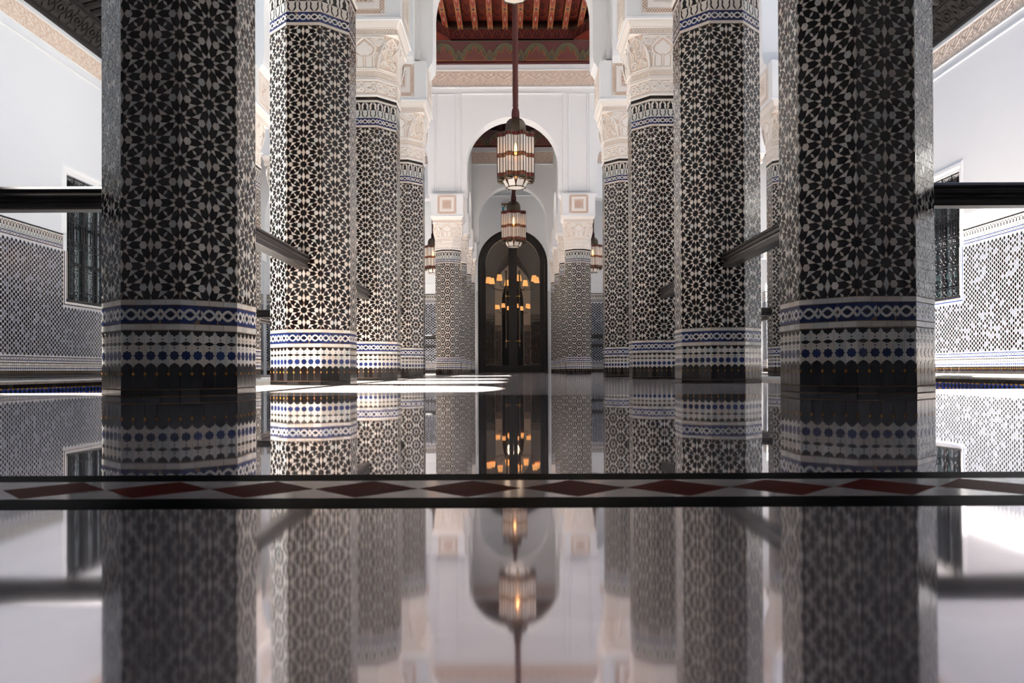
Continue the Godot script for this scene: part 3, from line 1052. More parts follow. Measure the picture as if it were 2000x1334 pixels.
func dado_run(parent: Node3D, from: Vector3, dir: Vector3, out_: Vector3, length: float, low := 0.0) -> void:
	var basis_ := Basis(dir, Vector3.UP, out_)
	var m := maxi(1, int(round(length / 1.04)))
	var w := length / m
	var p := dado_panel(w, 0.4615, low if low > 0.0 else DT - 0.36)
	var places := []
	for i in m:
		places.append(Transform3D(basis_, from + dir * (w * (i + 0.5))))
	multi(parent, "dado_tiles", p, places)
	var b := MB.new()
	for q in base_pieces():
		b.k = tone(q[1])
		b.tile(q[2], q[3] + 0.008, 0.0007)
	if low <= 0.0:
		b.x = Transform3D(Basis(), Vector3(0, DT - 0.36, 0))
		for q in top_pieces():
			b.k = tone(q[1])
			b.tile(q[2], q[3] + 0.008, 0.0007)
	var mb := int(round(length / S))
	var k := length / (mb * S)
	places = []
	for i in mb:
		places.append(Transform3D(Basis(dir * k, Vector3.UP, out_), from + dir * (S * k * (i + 0.5))))
	multi(parent, "dado_bands", b.mesh(), places)

# ---------------------------------------------------------------- side walls with window, frieze and eave

func wall_with_hole(b: MB, a0: float, a1: float, y0: float, y1: float, h: Array, thick: float) -> void:   # h = [a0, y0, a1, y1]
	b.box(Vector3(a0, y0, -thick), Vector3(h[0], y1, 0))
	b.box(Vector3(h[2], y0, -thick), Vector3(a1, y1, 0))
	b.box(Vector3(h[0], y0, -thick), Vector3(h[2], h[1], 0))
	b.box(Vector3(h[0], h[3], -thick), Vector3(h[2], y1, 0))

func grille_motif(b: MB, x: float, y: float, w: float, h: float) -> void:   # two scrolls back to back
	for s: float in [-1.0, 1.0]:
		var path := PackedVector3Array()
		for q in spiral(Vector2(x + s * w * 0.26, y + h * 0.27), w * 0.21, w * 0.04, 1.2, -PI / 2, s):
			path.append(Vector3(q.x, q.y, 0))
		b.tube(path, 0.009, 4)
		path = PackedVector3Array()
		for q in spiral(Vector2(x + s * w * 0.26, y - h * 0.27), w * 0.21, w * 0.04, 1.2, PI / 2, -s):
			path.append(Vector3(q.x, q.y, 0))
		b.tube(path, 0.009, 4)
		b.tube(PackedVector3Array([Vector3(x + s * w * 0.47, y - h * 0.27, 0), Vector3(x + s * w * 0.25, y, 0), Vector3(x + s * w * 0.47, y + h * 0.27, 0)]), 0.008, 4)

func side_wall(side: float) -> void:
	var word := "left" if side < 0 else "right"
	var wx := side * WALLX
	var w := Node3D.new()
	w.name = "wall_" + word
	add_child(w)
	w.set_meta("kind", "structure")
	w.set_meta("label", "tall white plaster wall of the %s courtyard over a tiled dado" % word)
	# frame of the wall's face: right hand of one who looks at it, up, out of the wall
	var dir := Vector3(0, 0, -1) if side > 0 else Vector3(0, 0, 1)
	var out_ := Vector3(-side, 0, 0)
	dir = Vector3.UP.cross(out_)
	var start_d := 0.0 if dir.z < 0 else 30.0
	var origin := Vector3(wx, 0, -start_d)
	var face := Transform3D(Basis(dir, Vector3.UP, out_), origin)
	var A := func(d: float) -> float: return d if dir.z < 0 else 30.0 - d   # depth to length along the wall
	var wd := [16.6, 18.9]
	var h := [minf(A.call(wd[0]), A.call(wd[1])), 1.69, maxf(A.call(wd[0]), A.call(wd[1])), 4.42]
	var b := MB.new()
	wall_with_hole(b, -6.0 if dir.z < 0 else 0.0, 30.0 if dir.z < 0 else 36.0, -0.5, 9.2, h, 0.45)
	obj("plaster_face", b.mesh(), M.shaded_plaster if side < 0 else M.plaster, w, face)
	var segs := [[3.2, 16.45, 0.0], [16.45, 19.05, 1.53], [19.05, 29.7, 0.0]]
	for q in segs:
		var a0: float = minf(A.call(q[0]), A.call(q[1]))
		dado_run(w, face * Vector3(a0, 0, 0), dir, out_, q[1] - q[0], q[2])
	# blue and white border strips round the window and mouldings
	b = MB.new()
	for q in [[0.15, 0.125, "W"], [0.115, 0.095, "B"], [0.095, 0.045, "W"], [0.045, 0.025, "B"], [0.025, 0.0, "W"]]:
		b.k = tone(q[2])
		var o: float = q[0]
		var i: float = q[1]
		b.box(Vector3(h[0] - o, h[1] - o, 0), Vector3(h[2] + o, h[1] - i, 0.012))
		b.box(Vector3(h[0] - o, h[1] - i, 0), Vector3(h[0] - i, DT - 0.36, 0.012))
		b.box(Vector3(h[2] + i, h[1] - i, 0), Vector3(h[2] + o, DT - 0.36, 0.012))
	obj("tile_border", b.mesh(), M.glazed_tile, w, face)
	b = MB.new()
	b.ridge(PackedVector2Array([Vector2(h[0] - 0.1, DT + 0.02), Vector2(h[0] - 0.1, h[3] + 0.12), Vector2(h[2] + 0.1, h[3] + 0.12), Vector2(h[2] + 0.1, DT + 0.02)]), 0.1, 0.03)
	var lo_a := -6.0 if dir.z < 0 else 0.0
	obj("window_surround", b.mesh(), M.plaster, w, face)
	for q in [[6.72, 0.05, 0.03], [6.93, 0.035, 0.03], [7.385, 0.03, 0.03]]:
		moulding(w, "moulding", face * Vector3(lo_a, q[0], 0), face * Vector3(lo_a + 36.0, q[0], 0), out_, q[1], q[2], M.plaster)
	frieze_run(w, face * Vector3(minf(A.call(9.0), A.call(30.0)), 7.175, 0.0), dir, 21.0, out_)
	# eave of dark carved wood
	var e := Node3D.new()
	e.name = "ceiling_eave_" + word
	add_child(e)
	e.set_meta("kind", "structure")
	e.set_meta("label", "dark carved wooden eave along the top of the %s courtyard wall" % word)
	b = MB.new()
	b.x = face
	var l0 := lo_a
	var l1 := lo_a + 36.0
	var reach := 2.6 if side < 0 else 1.34  # left eave lengthened out of view to keep sky light off its wall
	var prof := [Vector2(0.0, 7.5), Vector2(0.05, 7.5), Vector2(0.06, 7.55), Vector2(0.04, 7.57), Vector2(0.4, 7.97), Vector2(0.44, 7.97), Vector2(0.46, 8.02), Vector2(0.46, 8.1), Vector2(1.3, 8.34), Vector2(reach, 8.35), Vector2(reach, 8.2), Vector2(reach + 0.08, 8.2), Vector2(reach + 0.08, 8.75), Vector2(0.0, 8.95)]
	for i in prof.size() - 1:
		b.quad(Vector3(l0, prof[i].y, prof[i].x), Vector3(l1, prof[i].y, prof[i].x), Vector3(l1, prof[i + 1].y, prof[i + 1].x), Vector3(l0, prof[i + 1].y, prof[i + 1].x))
	obj("cornice_board", b.mesh(), M.eave_wood, e)
	var r := MB.new()   # strapwork on the sloping board, one repeat of 0.6 m
	r.ridge(PackedVector2Array([Vector2(-0.3, 0.03), Vector2(0.3, 0.03)]), 0.02, 0.025)
	r.ridge(PackedVector2Array([Vector2(-0.3, 0.51), Vector2(0.3, 0.51)]), 0.02, 0.025)
	r.ridge(PackedVector2Array([Vector2(-0.12, 0.15), Vector2(0.12, 0.15), Vector2(0.18, 0.27), Vector2(0.12, 0.39), Vector2(-0.12, 0.39), Vector2(-0.18, 0.27)]), 0.022, 0.025, true)
	r.ridge(arc(Vector2(0, 0.27), 0.07, 0.06, 0, 330, 11), 0.018, 0.03, true)
	for s: float in [-1.0, 1.0]:
		r.ridge(PackedVector2Array([Vector2(s * 0.3, 0.15), Vector2(s * 0.22, 0.27), Vector2(s * 0.3, 0.39)]), 0.02, 0.025)
		r.ridge(PackedVector2Array([Vector2(s * 0.12, 0.15), Vector2(s * 0.17, 0.05)]), 0.018, 0.022)
		r.ridge(PackedVector2Array([Vector2(s * 0.12, 0.39), Vector2(s * 0.17, 0.49)]), 0.018, 0.022)
	var rm := r.mesh()
	var slope := Basis(Vector3(1, 0, 0), Vector3(0, 0.4, 0.36).normalized(), Vector3(1, 0, 0).cross(Vector3(0, 0.4, 0.36).normalized()))
	var lath := MB.new()
	lath.lathe([Vector2(0.0, -0.02), Vector2(0.09, 0.0), Vector2(0.1, 0.1), Vector2(0.1, 0.72)], 10)
	var lm := lath.mesh()
	for i in 30:
		var a: float = A.call(10.0 + 0.6 * i)
		obj("strapwork", rm, M.eave_wood, e, face * Transform3D(slope, Vector3(a, 7.57, 0.045)))
	for i in 60:
		var a: float = A.call(12.0 + 0.3 * i)
		var ax := Vector3(0, 0.2, 0.69).normalized()
		obj("joist", lm, M.eave_wood, e, face * Transform3D(Basis(Vector3(1, 0, 0), ax, Vector3(1, 0, 0).cross(ax)), Vector3(a, 8.05, 0.47)))
	# window: frame, panes, pale strips and iron grille
	var n := Node3D.new()
	n.name = "window_1" if side < 0 else "window_2"
	n.transform = face
	add_child(n)
	n.set_meta("kind", "structure")
	n.set_meta("label", "tall window in the %s courtyard wall behind a scrolled iron grille" % word)
	b = MB.new()
	var cw: float = h[2] - h[0]
	for q in [[0.0, 0.09], [cw / 2 - 0.06, cw / 2 + 0.06], [cw - 0.09, cw], [cw * 0.25 - 0.025, cw * 0.25 + 0.025], [cw * 0.75 - 0.025, cw * 0.75 + 0.025]]:
		b.box(Vector3(h[0] + q[0], h[1], -0.36), Vector3(h[0] + q[1], h[3], -0.28))
	for y: float in [h[1], h[1] + 0.85, h[1] + 1.7, h[3] - 0.09]:
		b.box(Vector3(h[0], y, -0.35), Vector3(h[2], y + 0.07, -0.29))
	b.box(Vector3(h[0] - 0.02, h[1] - 0.03, -0.45), Vector3(h[2] + 0.02, h[1] + 0.015, 0.03))
	obj("window_frame", b.mesh(), M.door_frame, n)
	b = MB.new()
	b.quad(Vector3(h[0], h[1], -0.32), Vector3(h[2], h[1], -0.32), Vector3(h[2], h[3], -0.32), Vector3(h[0], h[3], -0.32))
	obj("pane", b.mesh(), M.window_pane, n)
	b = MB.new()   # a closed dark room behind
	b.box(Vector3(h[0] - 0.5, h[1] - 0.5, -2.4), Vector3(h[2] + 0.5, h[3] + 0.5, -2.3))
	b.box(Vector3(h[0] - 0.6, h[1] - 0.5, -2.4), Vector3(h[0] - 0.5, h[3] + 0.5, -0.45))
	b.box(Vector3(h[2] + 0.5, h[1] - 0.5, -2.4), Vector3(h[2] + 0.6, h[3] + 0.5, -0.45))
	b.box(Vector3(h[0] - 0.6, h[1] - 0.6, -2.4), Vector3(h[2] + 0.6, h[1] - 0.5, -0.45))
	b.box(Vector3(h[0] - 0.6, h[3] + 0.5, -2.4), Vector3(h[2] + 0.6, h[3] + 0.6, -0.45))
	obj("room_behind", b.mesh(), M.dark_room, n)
	for q: float in [0.16, 0.4, 1.02, 1.6, 1.9]:  # folded pale strips standing in for bright panes seen through the room
		b = MB.new()
		var pts := PackedVector2Array()
		for i in 9:
			pts.append(Vector2(h[0] + q + i * 0.022, -0.42 - 0.015 * (i % 2)))
		for i in 8:
			b.quad(Vector3(pts[i].x, h[1] + 0.02, pts[i].y), Vector3(pts[i + 1].x, h[1] + 0.02, pts[i + 1].y), Vector3(pts[i + 1].x, h[3], pts[i + 1].y), Vector3(pts[i].x, h[3], pts[i].y))
		obj("pale_strip", b.mesh(), M.pale_strip, n)
	var g := Node3D.new()
	g.name = "iron_grille"
	g.transform = Transform3D(Basis(), Vector3(0, 0, -0.06))
	n.add_child(g)
	b = MB.new()
	var cols := 6
	var cs := cw / cols
	for i in cols + 1:
		b.tube(PackedVector3Array([Vector3(h[0] + i * cs, h[1], 0), Vector3(h[0] + i * cs, h[3], 0)]), 0.013, 5)
	obj("bar", b.mesh(), M.iron, g)
	b = MB.new()
	var ys := [1.71, 1.9, 2.38, 2.86, 3.02, 3.42, 3.55, 3.97, 4.4]
	for y: float in ys:
		b.tube(PackedVector3Array([Vector3(h[0], y, 0), Vector3(h[2], y, 0)]), 0.013, 5)
	obj("bar", b.mesh(), M.iron, g)
	for i in cols:
		b = MB.new()
		var xc: float = h[0] + (i + 0.5) * cs
		for q in [[1.805, 0.19], [2.14, 0.48], [2.62, 0.48], [2.94, 0.16], [3.485, 0.13], [3.76, 0.42], [4.185, 0.43]]:
			grille_motif(b, xc, q[0], cs, q[1])
		for k in 2:
			var x0: float = xc - cs * 0.25 + k * cs * 0.5
			b.tube(PackedVector3Array([Vector3(x0, 3.02, 0), Vector3(x0, 3.42, 0)]), 0.016, 5)
			for y: float in [3.08, 3.22, 3.36]:
				b.x = Transform3D(Basis(), Vector3(x0, y - 0.025, 0))
				b.lathe([Vector2(0.012, 0), Vector2(0.028, 0.025), Vector2(0.012, 0.05)], 6)
				b.x = Transform3D()
		obj("scrollwork", b.mesh(), M.iron, g)

# ---------------------------------------------------------------- the painted ceilings

func lobed(k := 1.0) -> PackedVector2Array:
	var half := [Vector2(0.29, 0), Vector2(0.285, 0.08), Vector2(0.255, 0.125), Vector2(0.22, 0.14), Vector2(0.215, 0.2), Vector2(0.2, 0.245), Vector2(0.17, 0.262), Vector2(0.14, 0.245), Vector2(0.128, 0.2), Vector2(0.1, 0.195), Vector2(0.09, 0.245), Vector2(0.055, 0.27), Vector2(0.047, 0.32), Vector2(0.03, 0.352)]
	var all := [Vector2(0, 0.366)]
	for i in half.size():
		all.push_front(half[half.size() - 1 - i])
	for i in half.size():
		all.append(Vector2(-half[half.size() - 1 - i].x, half[half.size() - 1 - i].y))
	return polygon(all, 0, Vector2.ZERO, k)

func niche_row(parent: Node3D, t: Transform3D, x0: float, x1: float, off: float) -> void:   # painted arches in two sizes, cut out and layered
	var red := lin(83, 32, 24)
	var olive := lin(78, 73, 49)
	var gold := lin(144, 94, 44)
	var green := lin(43, 49, 38)
	var big := []
	for q in [[polygon(Array(arc(Vector2(0, 0.1), 0.33, 0.34, 0, 180, 16)) + [Vector2(-0.33, 0), Vector2(0.33, 0)]), 0.03, olive], [lobed(1.0), 0.075, gold], [MB.inset(lobed(1.0), 0.016), 0.09, red]]:
		var b := MB.new()
		b.k = q[2]
		b.prism(q[0], 0, q[1])
		big.append(b.mesh())
	var pt := polygon([Vector2(0.1, 0), Vector2(0.1, 0.05), Vector2(0.06, 0.09), Vector2(0.055, 0.14), Vector2(0.03, 0.17), Vector2(0, 0.2), Vector2(-0.03, 0.17), Vector2(-0.055, 0.14), Vector2(-0.06, 0.09), Vector2(-0.1, 0.05), Vector2(-0.1, 0)])
	var small := []
	for q in [[polygon([Vector2(0.13, 0), Vector2(0.12, 0.1), Vector2(0.06, 0.22), Vector2(0, 0.29), Vector2(-0.06, 0.22), Vector2(-0.12, 0.1), Vector2(-0.13, 0)]), 0.034, olive], [pt, 0.07, gold], [MB.inset(pt, 0.014), 0.085, green]]:
		var b := MB.new()
		b.k = q[2]
		b.prism(q[0], 0, q[1])
		small.append(b.mesh())
	var u := 0.82
	var m := int(ceil((x1 - x0) / u)) + 1
	for i in m:
		var xc := x0 + off + u * i
		for k in 2:
			var x := xc + u * 0.5 * k
			if x < x0 + 0.3 or x > x1 - 0.3:
				continue
			var names := ["arch_ground", "gilt_edge", "lobed_panel"]
			for j in 3:
				obj(names[j], (big if k == 0 else small)[j], M.painted, parent, t * Transform3D(Basis(), Vector3(x, 0.02, 0)))

func painted_ceiling(called: String, label: String, d_near: float, d_far: float, half: float, detailed: bool) -> void:
	var c := Node3D.new()
	c.name = called
	add_child(c)
	c.set_meta("kind", "structure")
	c.set_meta("label", label)
	var red := lin(78, 28, 22)
	var dark := lin(46, 19, 16)
	# leaning cornice on the far wall
	var lean := Vector3(0, 0.52, 0.26).normalized()
	var face := Transform3D(Basis(Vector3.RIGHT, lean, Vector3.RIGHT.cross(lean)), Vector3(0, HALL + 0.06, -d_far + 0.06))
	var b := MB.new()
	b.k = red
	b.box(Vector3(-half, HALL, -d_far), Vector3(half, HALL + 0.045, -d_far + 0.1))
	b.box(Vector3(-half, HALL + 0.045, -d_far), Vector3(half, HALL + 0.07, -d_far + 0.06))
	b.x = face
	b.box(Vector3(-half, 0, -0.05), Vector3(half, 0.5, 0))
	b.k = lin(56, 67, 52)
	b.box(Vector3(-half, 0.5, -0.05), Vector3(half, 0.515, 0.012))
	b.k = red
	b.box(Vector3(-half, 0.515, -0.05), Vector3(half, 0.545, 0.02))
	obj("cornice", b.mesh(), M.painted, c)
	niche_row(c, face, -half, half, (half - 0.18) - floorf((half - 0.18) / 0.82) * 0.82 if detailed else 0.3)
	if not detailed:
		b = MB.new()
		b.k = dark
		b.box(Vector3(-half, 8.95, -d_far), Vector3(half, 9.1, -d_near))
		for i in 16:
			b.box(Vector3(-half + i * half / 8.0, 8.8, -d_far + 0.3), Vector3(-half + i * half / 8.0 + 0.16, 8.96, -d_near))
		obj("beam_boards", b.mesh(), M.painted, c)
		return
	# upper band: straight, then turning across the corners
	var zb := -d_far + 0.42
	var y0 := HALL + 0.5
	var pl := [Vector3(-3.4, y0, zb + 2.7), Vector3(-1.62, y0, zb), Vector3(1.62, y0, zb), Vector3(3.4, y0, zb + 2.7)]
	for i in 3:
		var a: Vector3 = pl[i]
		var e: Vector3 = pl[i + 1]
		var dir := (e - a).normalized()
		var out_ := dir.cross(Vector3.UP)
		var l := (e - a).length()
		var t := Transform3D(Basis(dir, Vector3.UP, out_), a)
		b = MB.new()
		b.k = red
		b.box(Vector3(0, 0, -0.08), Vector3(l, 0.27, 0))
		b.box(Vector3(0, 0, -0.08), Vector3(l, 0.03, 0.02))
		b.k = lin(48, 59, 46)
		b.box(Vector3(0, 0.27, -0.08), Vector3(l, 0.29, 0.015))
		b.k = lin(56, 22, 17)
		b.box(Vector3(0, 0.29, -0.08), Vector3(l, 0.36, 0.03))
		obj("upper_band", b.mesh(), M.painted, c, t)
		var u := 0.262
		var r := MB.new()
		for j in int(l / u):
			var o := Vector2((j + 0.5) * u + fmod(l, u) / 2, 0.04)
			r.k = lin(140, 89, 56)
			r.ridge(arc(o, 0.115, 0.2, 0, 180, 12), 0.004, 0.004)
			r.k = lin(32, 27, 36)
			r.ridge(arc(o + Vector2(0, 0.02), 0.055, 0.13, 20, 160, 8), 0.008, 0.004)
			r.prism(arc(o + Vector2(0, 0.02), 0.022, 0.022, 0, 330, 10), 0, 0.005)
			r.k = lin(105, 43, 32)
			r.prism(polygon([Vector2(0.03, 0.1), Vector2(0, 0.16), Vector2(-0.03, 0.1), Vector2(0, 0.06)], 0, o), 0, 0.004)
		obj("painted_arches", r.mesh(), M.painted, c, t)
	b = MB.new()
	b.k = lin(102, 36, 28)
	for s: float in [-1.0, 1.0]:
		var p := [Vector3(s * 1.62, y0 - 0.005, zb), Vector3(s * 4.3, y0 - 0.005, -d_far), Vector3(s * 3.4, y0 - 0.005, zb + 2.7)]
		if s < 0:
			b.tri(p[0], p[2], p[1])
			b.tri(p[0], p[1], p[2])
		else:
			b.tri(p[0], p[1], p[2])
			b.tri(p[0], p[2], p[1])
	obj("corner_board", b.mesh(), M.painted, c)
	# beams and the boards between them
	var yb := HALL + 0.86 - 0.1
	b = MB.new()
	b.k = lin(112, 42, 32)
	b.box(Vector3(-2.8, yb + 0.24, -d_far), Vector3(2.8, yb + 0.4, -d_near))
	b.k = dark
	b.box(Vector3(-half, yb, -d_far), Vector3(half, yb + 0.3, zb - 0.06))
	obj("board", b.mesh(), M.painted, c)
	b = MB.new()
	b.k = lin(62, 28, 20)
	b.box(Vector3(-0.07, 0, 0), Vector3(0.07, 0.25, 7.4))
	b.k = lin(148, 100, 60)
	b.box(Vector3(-0.068, -0.004, 0), Vector3(0.068, 0.0, 7.4))
	for i in 7:
		var z := 0.07 + i * 1.04
		b.x = Transform3D(Basis(Vector3.RIGHT, Vector3(0, 0, 1), Vector3.DOWN), Vector3(0, -0.004, z))
		b.k = lin(24, 36, 70)
		b.prism(arc(Vector2.ZERO, 0.034, 0.04, 0, 340, 12), 0, 0.005)
		b.k = lin(134, 48, 40)
		b.prism(polygon([Vector2(0.0, 0.1), Vector2(0.03, 0.17), Vector2(0.026, 0.22), Vector2(0.052, 0.3), Vector2(0.056, 0.52), Vector2(0.052, 0.74), Vector2(0.026, 0.82), Vector2(0.03, 0.87), Vector2(0, 0.94), Vector2(-0.03, 0.87), Vector2(-0.026, 0.82), Vector2(-0.052, 0.74), Vector2(-0.056, 0.52), Vector2(-0.052, 0.3), Vector2(-0.026, 0.22), Vector2(-0.03, 0.17)]), 0, 0.003)
		b.k = lin(150, 130, 106)
		b.prism(polygon([Vector2(0, 0.36), Vector2(0.03, 0.52), Vector2(0, 0.68), Vector2(-0.03, 0.52)]), 0, 0.005)
		b.k = lin(80, 70, 62)
		for q: float in [0.28, 0.76]:
			b.prism(polygon([Vector2(0.014, 0), Vector2(0, 0.04), Vector2(-0.014, 0), Vector2(0, -0.04)], 0, Vector2(0, q)), 0, 0.005)
	var beam := b.mesh()
	b = MB.new()   # painted ogees on a board between two beams
	for i in 7:
		b.x = Transform3D(Basis(Vector3.RIGHT, Vector3(0, 0, 1), Vector3.DOWN), Vector3(0, 0, 0.1 + i * 1.04))
		for s: float in [-1.0, 1.0]:
			b.k = lin(176, 104, 66)
			b.ridge(PackedVector2Array([Vector2(0, 0.82), Vector2(s * 0.08, 0.72), Vector2(s * 0.1, 0.52), Vector2(s * 0.03, 0.42), Vector2(s * 0.03, 0.34), Vector2(s * 0.1, 0.26), Vector2(s * 0.1, 0.1), Vector2(0, 0.02)]), 0.004, 0.004)
			b.k = lin(30, 25, 35)
			b.ridge(PackedVector2Array([Vector2(0, 0.76), Vector2(s * 0.06, 0.66), Vector2(s * 0.07, 0.54)]), 0.007, 0.004)
			b.ridge(PackedVector2Array([Vector2(s * 0.08, 0.3), Vector2(s * 0.03, 0.16), Vector2(s * 0.02, 0.1)]), 0.007, 0.004)
			b.k = lin(136, 72, 35)
			b.prism(polygon([Vector2(0.012, 0), Vector2(0, 0.05), Vector2(-0.012, 0), Vector2(0, -0.05)], 0, Vector2(s * 0.055, 0.45)), 0, 0.004)
		b.k = lin(28, 33, 51)
		b.prism(arc(Vector2(0, 0.12), 0.028, 0.028, 0, 340, 12), 0, 0.005)
		b.k = lin(48, 40, 38)
		b.ridge(PackedVector2Array([Vector2(0, 0.4), Vector2(0, 0.7)]), 0.012, 0.004)
	var ogee := b.mesh()
	for i in 22:
		var x := -0.18 + 0.39 * (i - 11) + 0.39
		if absf(x) > half - 0.1 or absf(x) > 2.75:
			continue
		obj("beam", beam, M.painted, c, Transform3D(Basis(), Vector3(x, yb, zb)))
		obj("painted_board", ogee, M.painted, c, Transform3D(Basis(), Vector3(x + 0.195, yb + 0.238, zb + 0.04)))

# ---------------------------------------------------------------- hand rails

func rail(label: String, a: Vector3, b_: Vector3) -> void:   # from and to: the middle of its underside
	var half := [Vector2(0.016, 0.125), Vector2(0.036, 0.118), Vector2(0.048, 0.104), Vector2(0.046, 0.094), Vector2(0.038, 0.09), Vector2(0.038, 0.084), Vector2(0.05, 0.08), Vector2(0.052, 0.07), Vector2(0.05, 0.061), Vector2(0.038, 0.055), Vector2(0.033, 0.045), Vector2(0.036, 0.034), Vector2(0.046, 0.028), Vector2(0.046, 0.008), Vector2(0.04, 0.0)]
	var p := half.duplicate()
	for i in range(half.size() - 1, -1, -1):
		p.append(Vector2(-half[i].x, half[i].y))
	var poly := polygon(p)
	var l := (b_ - a).length()
	var m := MB.new()
	m.prism(poly, -l / 2, l / 2, true)
	var z := (b_ - a).normalized()
	var o := obj("hand_rail", m.mesh(), M.dark_wood, self, Transform3D(Basis(Vector3.UP.cross(z), Vector3.UP, z), (a + b_) / 2))
	tag(o, label, "handrail", "dark moulded handrails between the columns")

func build_rails() -> void:
	var y := 0.955
	var g := AP - 0.012
	for s: float in [-1.0, 1.0]:
		var w := "left" if s < 0 else "right"
		rail("dark moulded handrail crossing level at the %s edge, in front of the courtyard" % w, Vector3(s * (RX + g), y, -3.97), Vector3(s * (4.35 - g), y, -3.97))
		var ds := [3.97, 6.64, 9.3, 11.97]
		var names := ["dark moulded handrail slanting from the %s foreground column to the second column", "dark handrail stub between the second and third columns of the %s row", "dark handrail between the third and fourth columns of the %s row, mostly hidden"]
		for i in 3:
			rail(names[i] % w, Vector3(s * (RX + 0.0), y, -(ds[i] + g)), Vector3(s * (RX + 0.0), y, -(ds[i + 1] - g)))
		rail("short level handrail seen in the gap beside the %s foreground column" % w, Vector3(s * (RX + g), y, -11.97), Vector3(s * (4.35 - g), y, -11.97))
		rail("handrail running back between the corner columns of the %s courtyard arcade" % w, Vector3(s * 4.35, y, -(11.97 + g)), Vector3(s * 4.35, y, -(14.87 - g)))
		rail("level handrail across the %s aisle under the hanging side lantern, upper in view" % w, Vector3(s * (RX + g), y, -20.67), Vector3(s * (4.35 - g), y, -20.67))
		rail("level handrail deep in the %s aisle before the tiled end wall, lower in view" % w, Vector3(s * (RX + g), y, -28.3), Vector3(s * (4.35 - 0.34), y, -28.3))

# ---------------------------------------------------------------- lanterns

var lantern0: Node3D

func lantern(label: String, x: float, y: float, d: float, k: float, top: float) -> void:
	var t: Node3D
	if lantern0 == null:
		t = make_lantern()
		lantern0 = t
	else:
		t = lantern0.duplicate()
		t.name = numbered("hanging_lantern")
		add_child(t)
	t.transform = Transform3D(Basis().scaled(Vector3(k, k, k)), Vector3(x, y, -d))
	tag(t, label, "lantern", "hanging glass lanterns")
	var s := MB.new()
	var l := (top - y) / k
	var prof := [Vector2(0.075, 1.46), Vector2(0.088, 1.5), Vector2(0.085, 1.6), Vector2(0.07, 1.66), Vector2(0.052, 1.7), Vector2(0.064, 1.74)]
	for i in 12:
		prof.append(Vector2(0.06 + 0.004 * (i % 2), lerpf(1.78, l, i / 11.0)))
	s.lathe(prof, 10)
	obj("chain_sleeve", s.mesh(), M.sleeve_cloth, t)
	var o := OmniLight3D.new()
	o.name = "lantern_glow"
	o.position = Vector3(x, y + 0.78 * k, -d)
	o.light_color = Color8(255, 176, 100)
	o.light_energy = 0.12
	o.light_size = 0.05
	o.omni_range = 20.0
	o.omni_attenuation = 2.0
	o.shadow_enabled = true
	add_child(o, true)

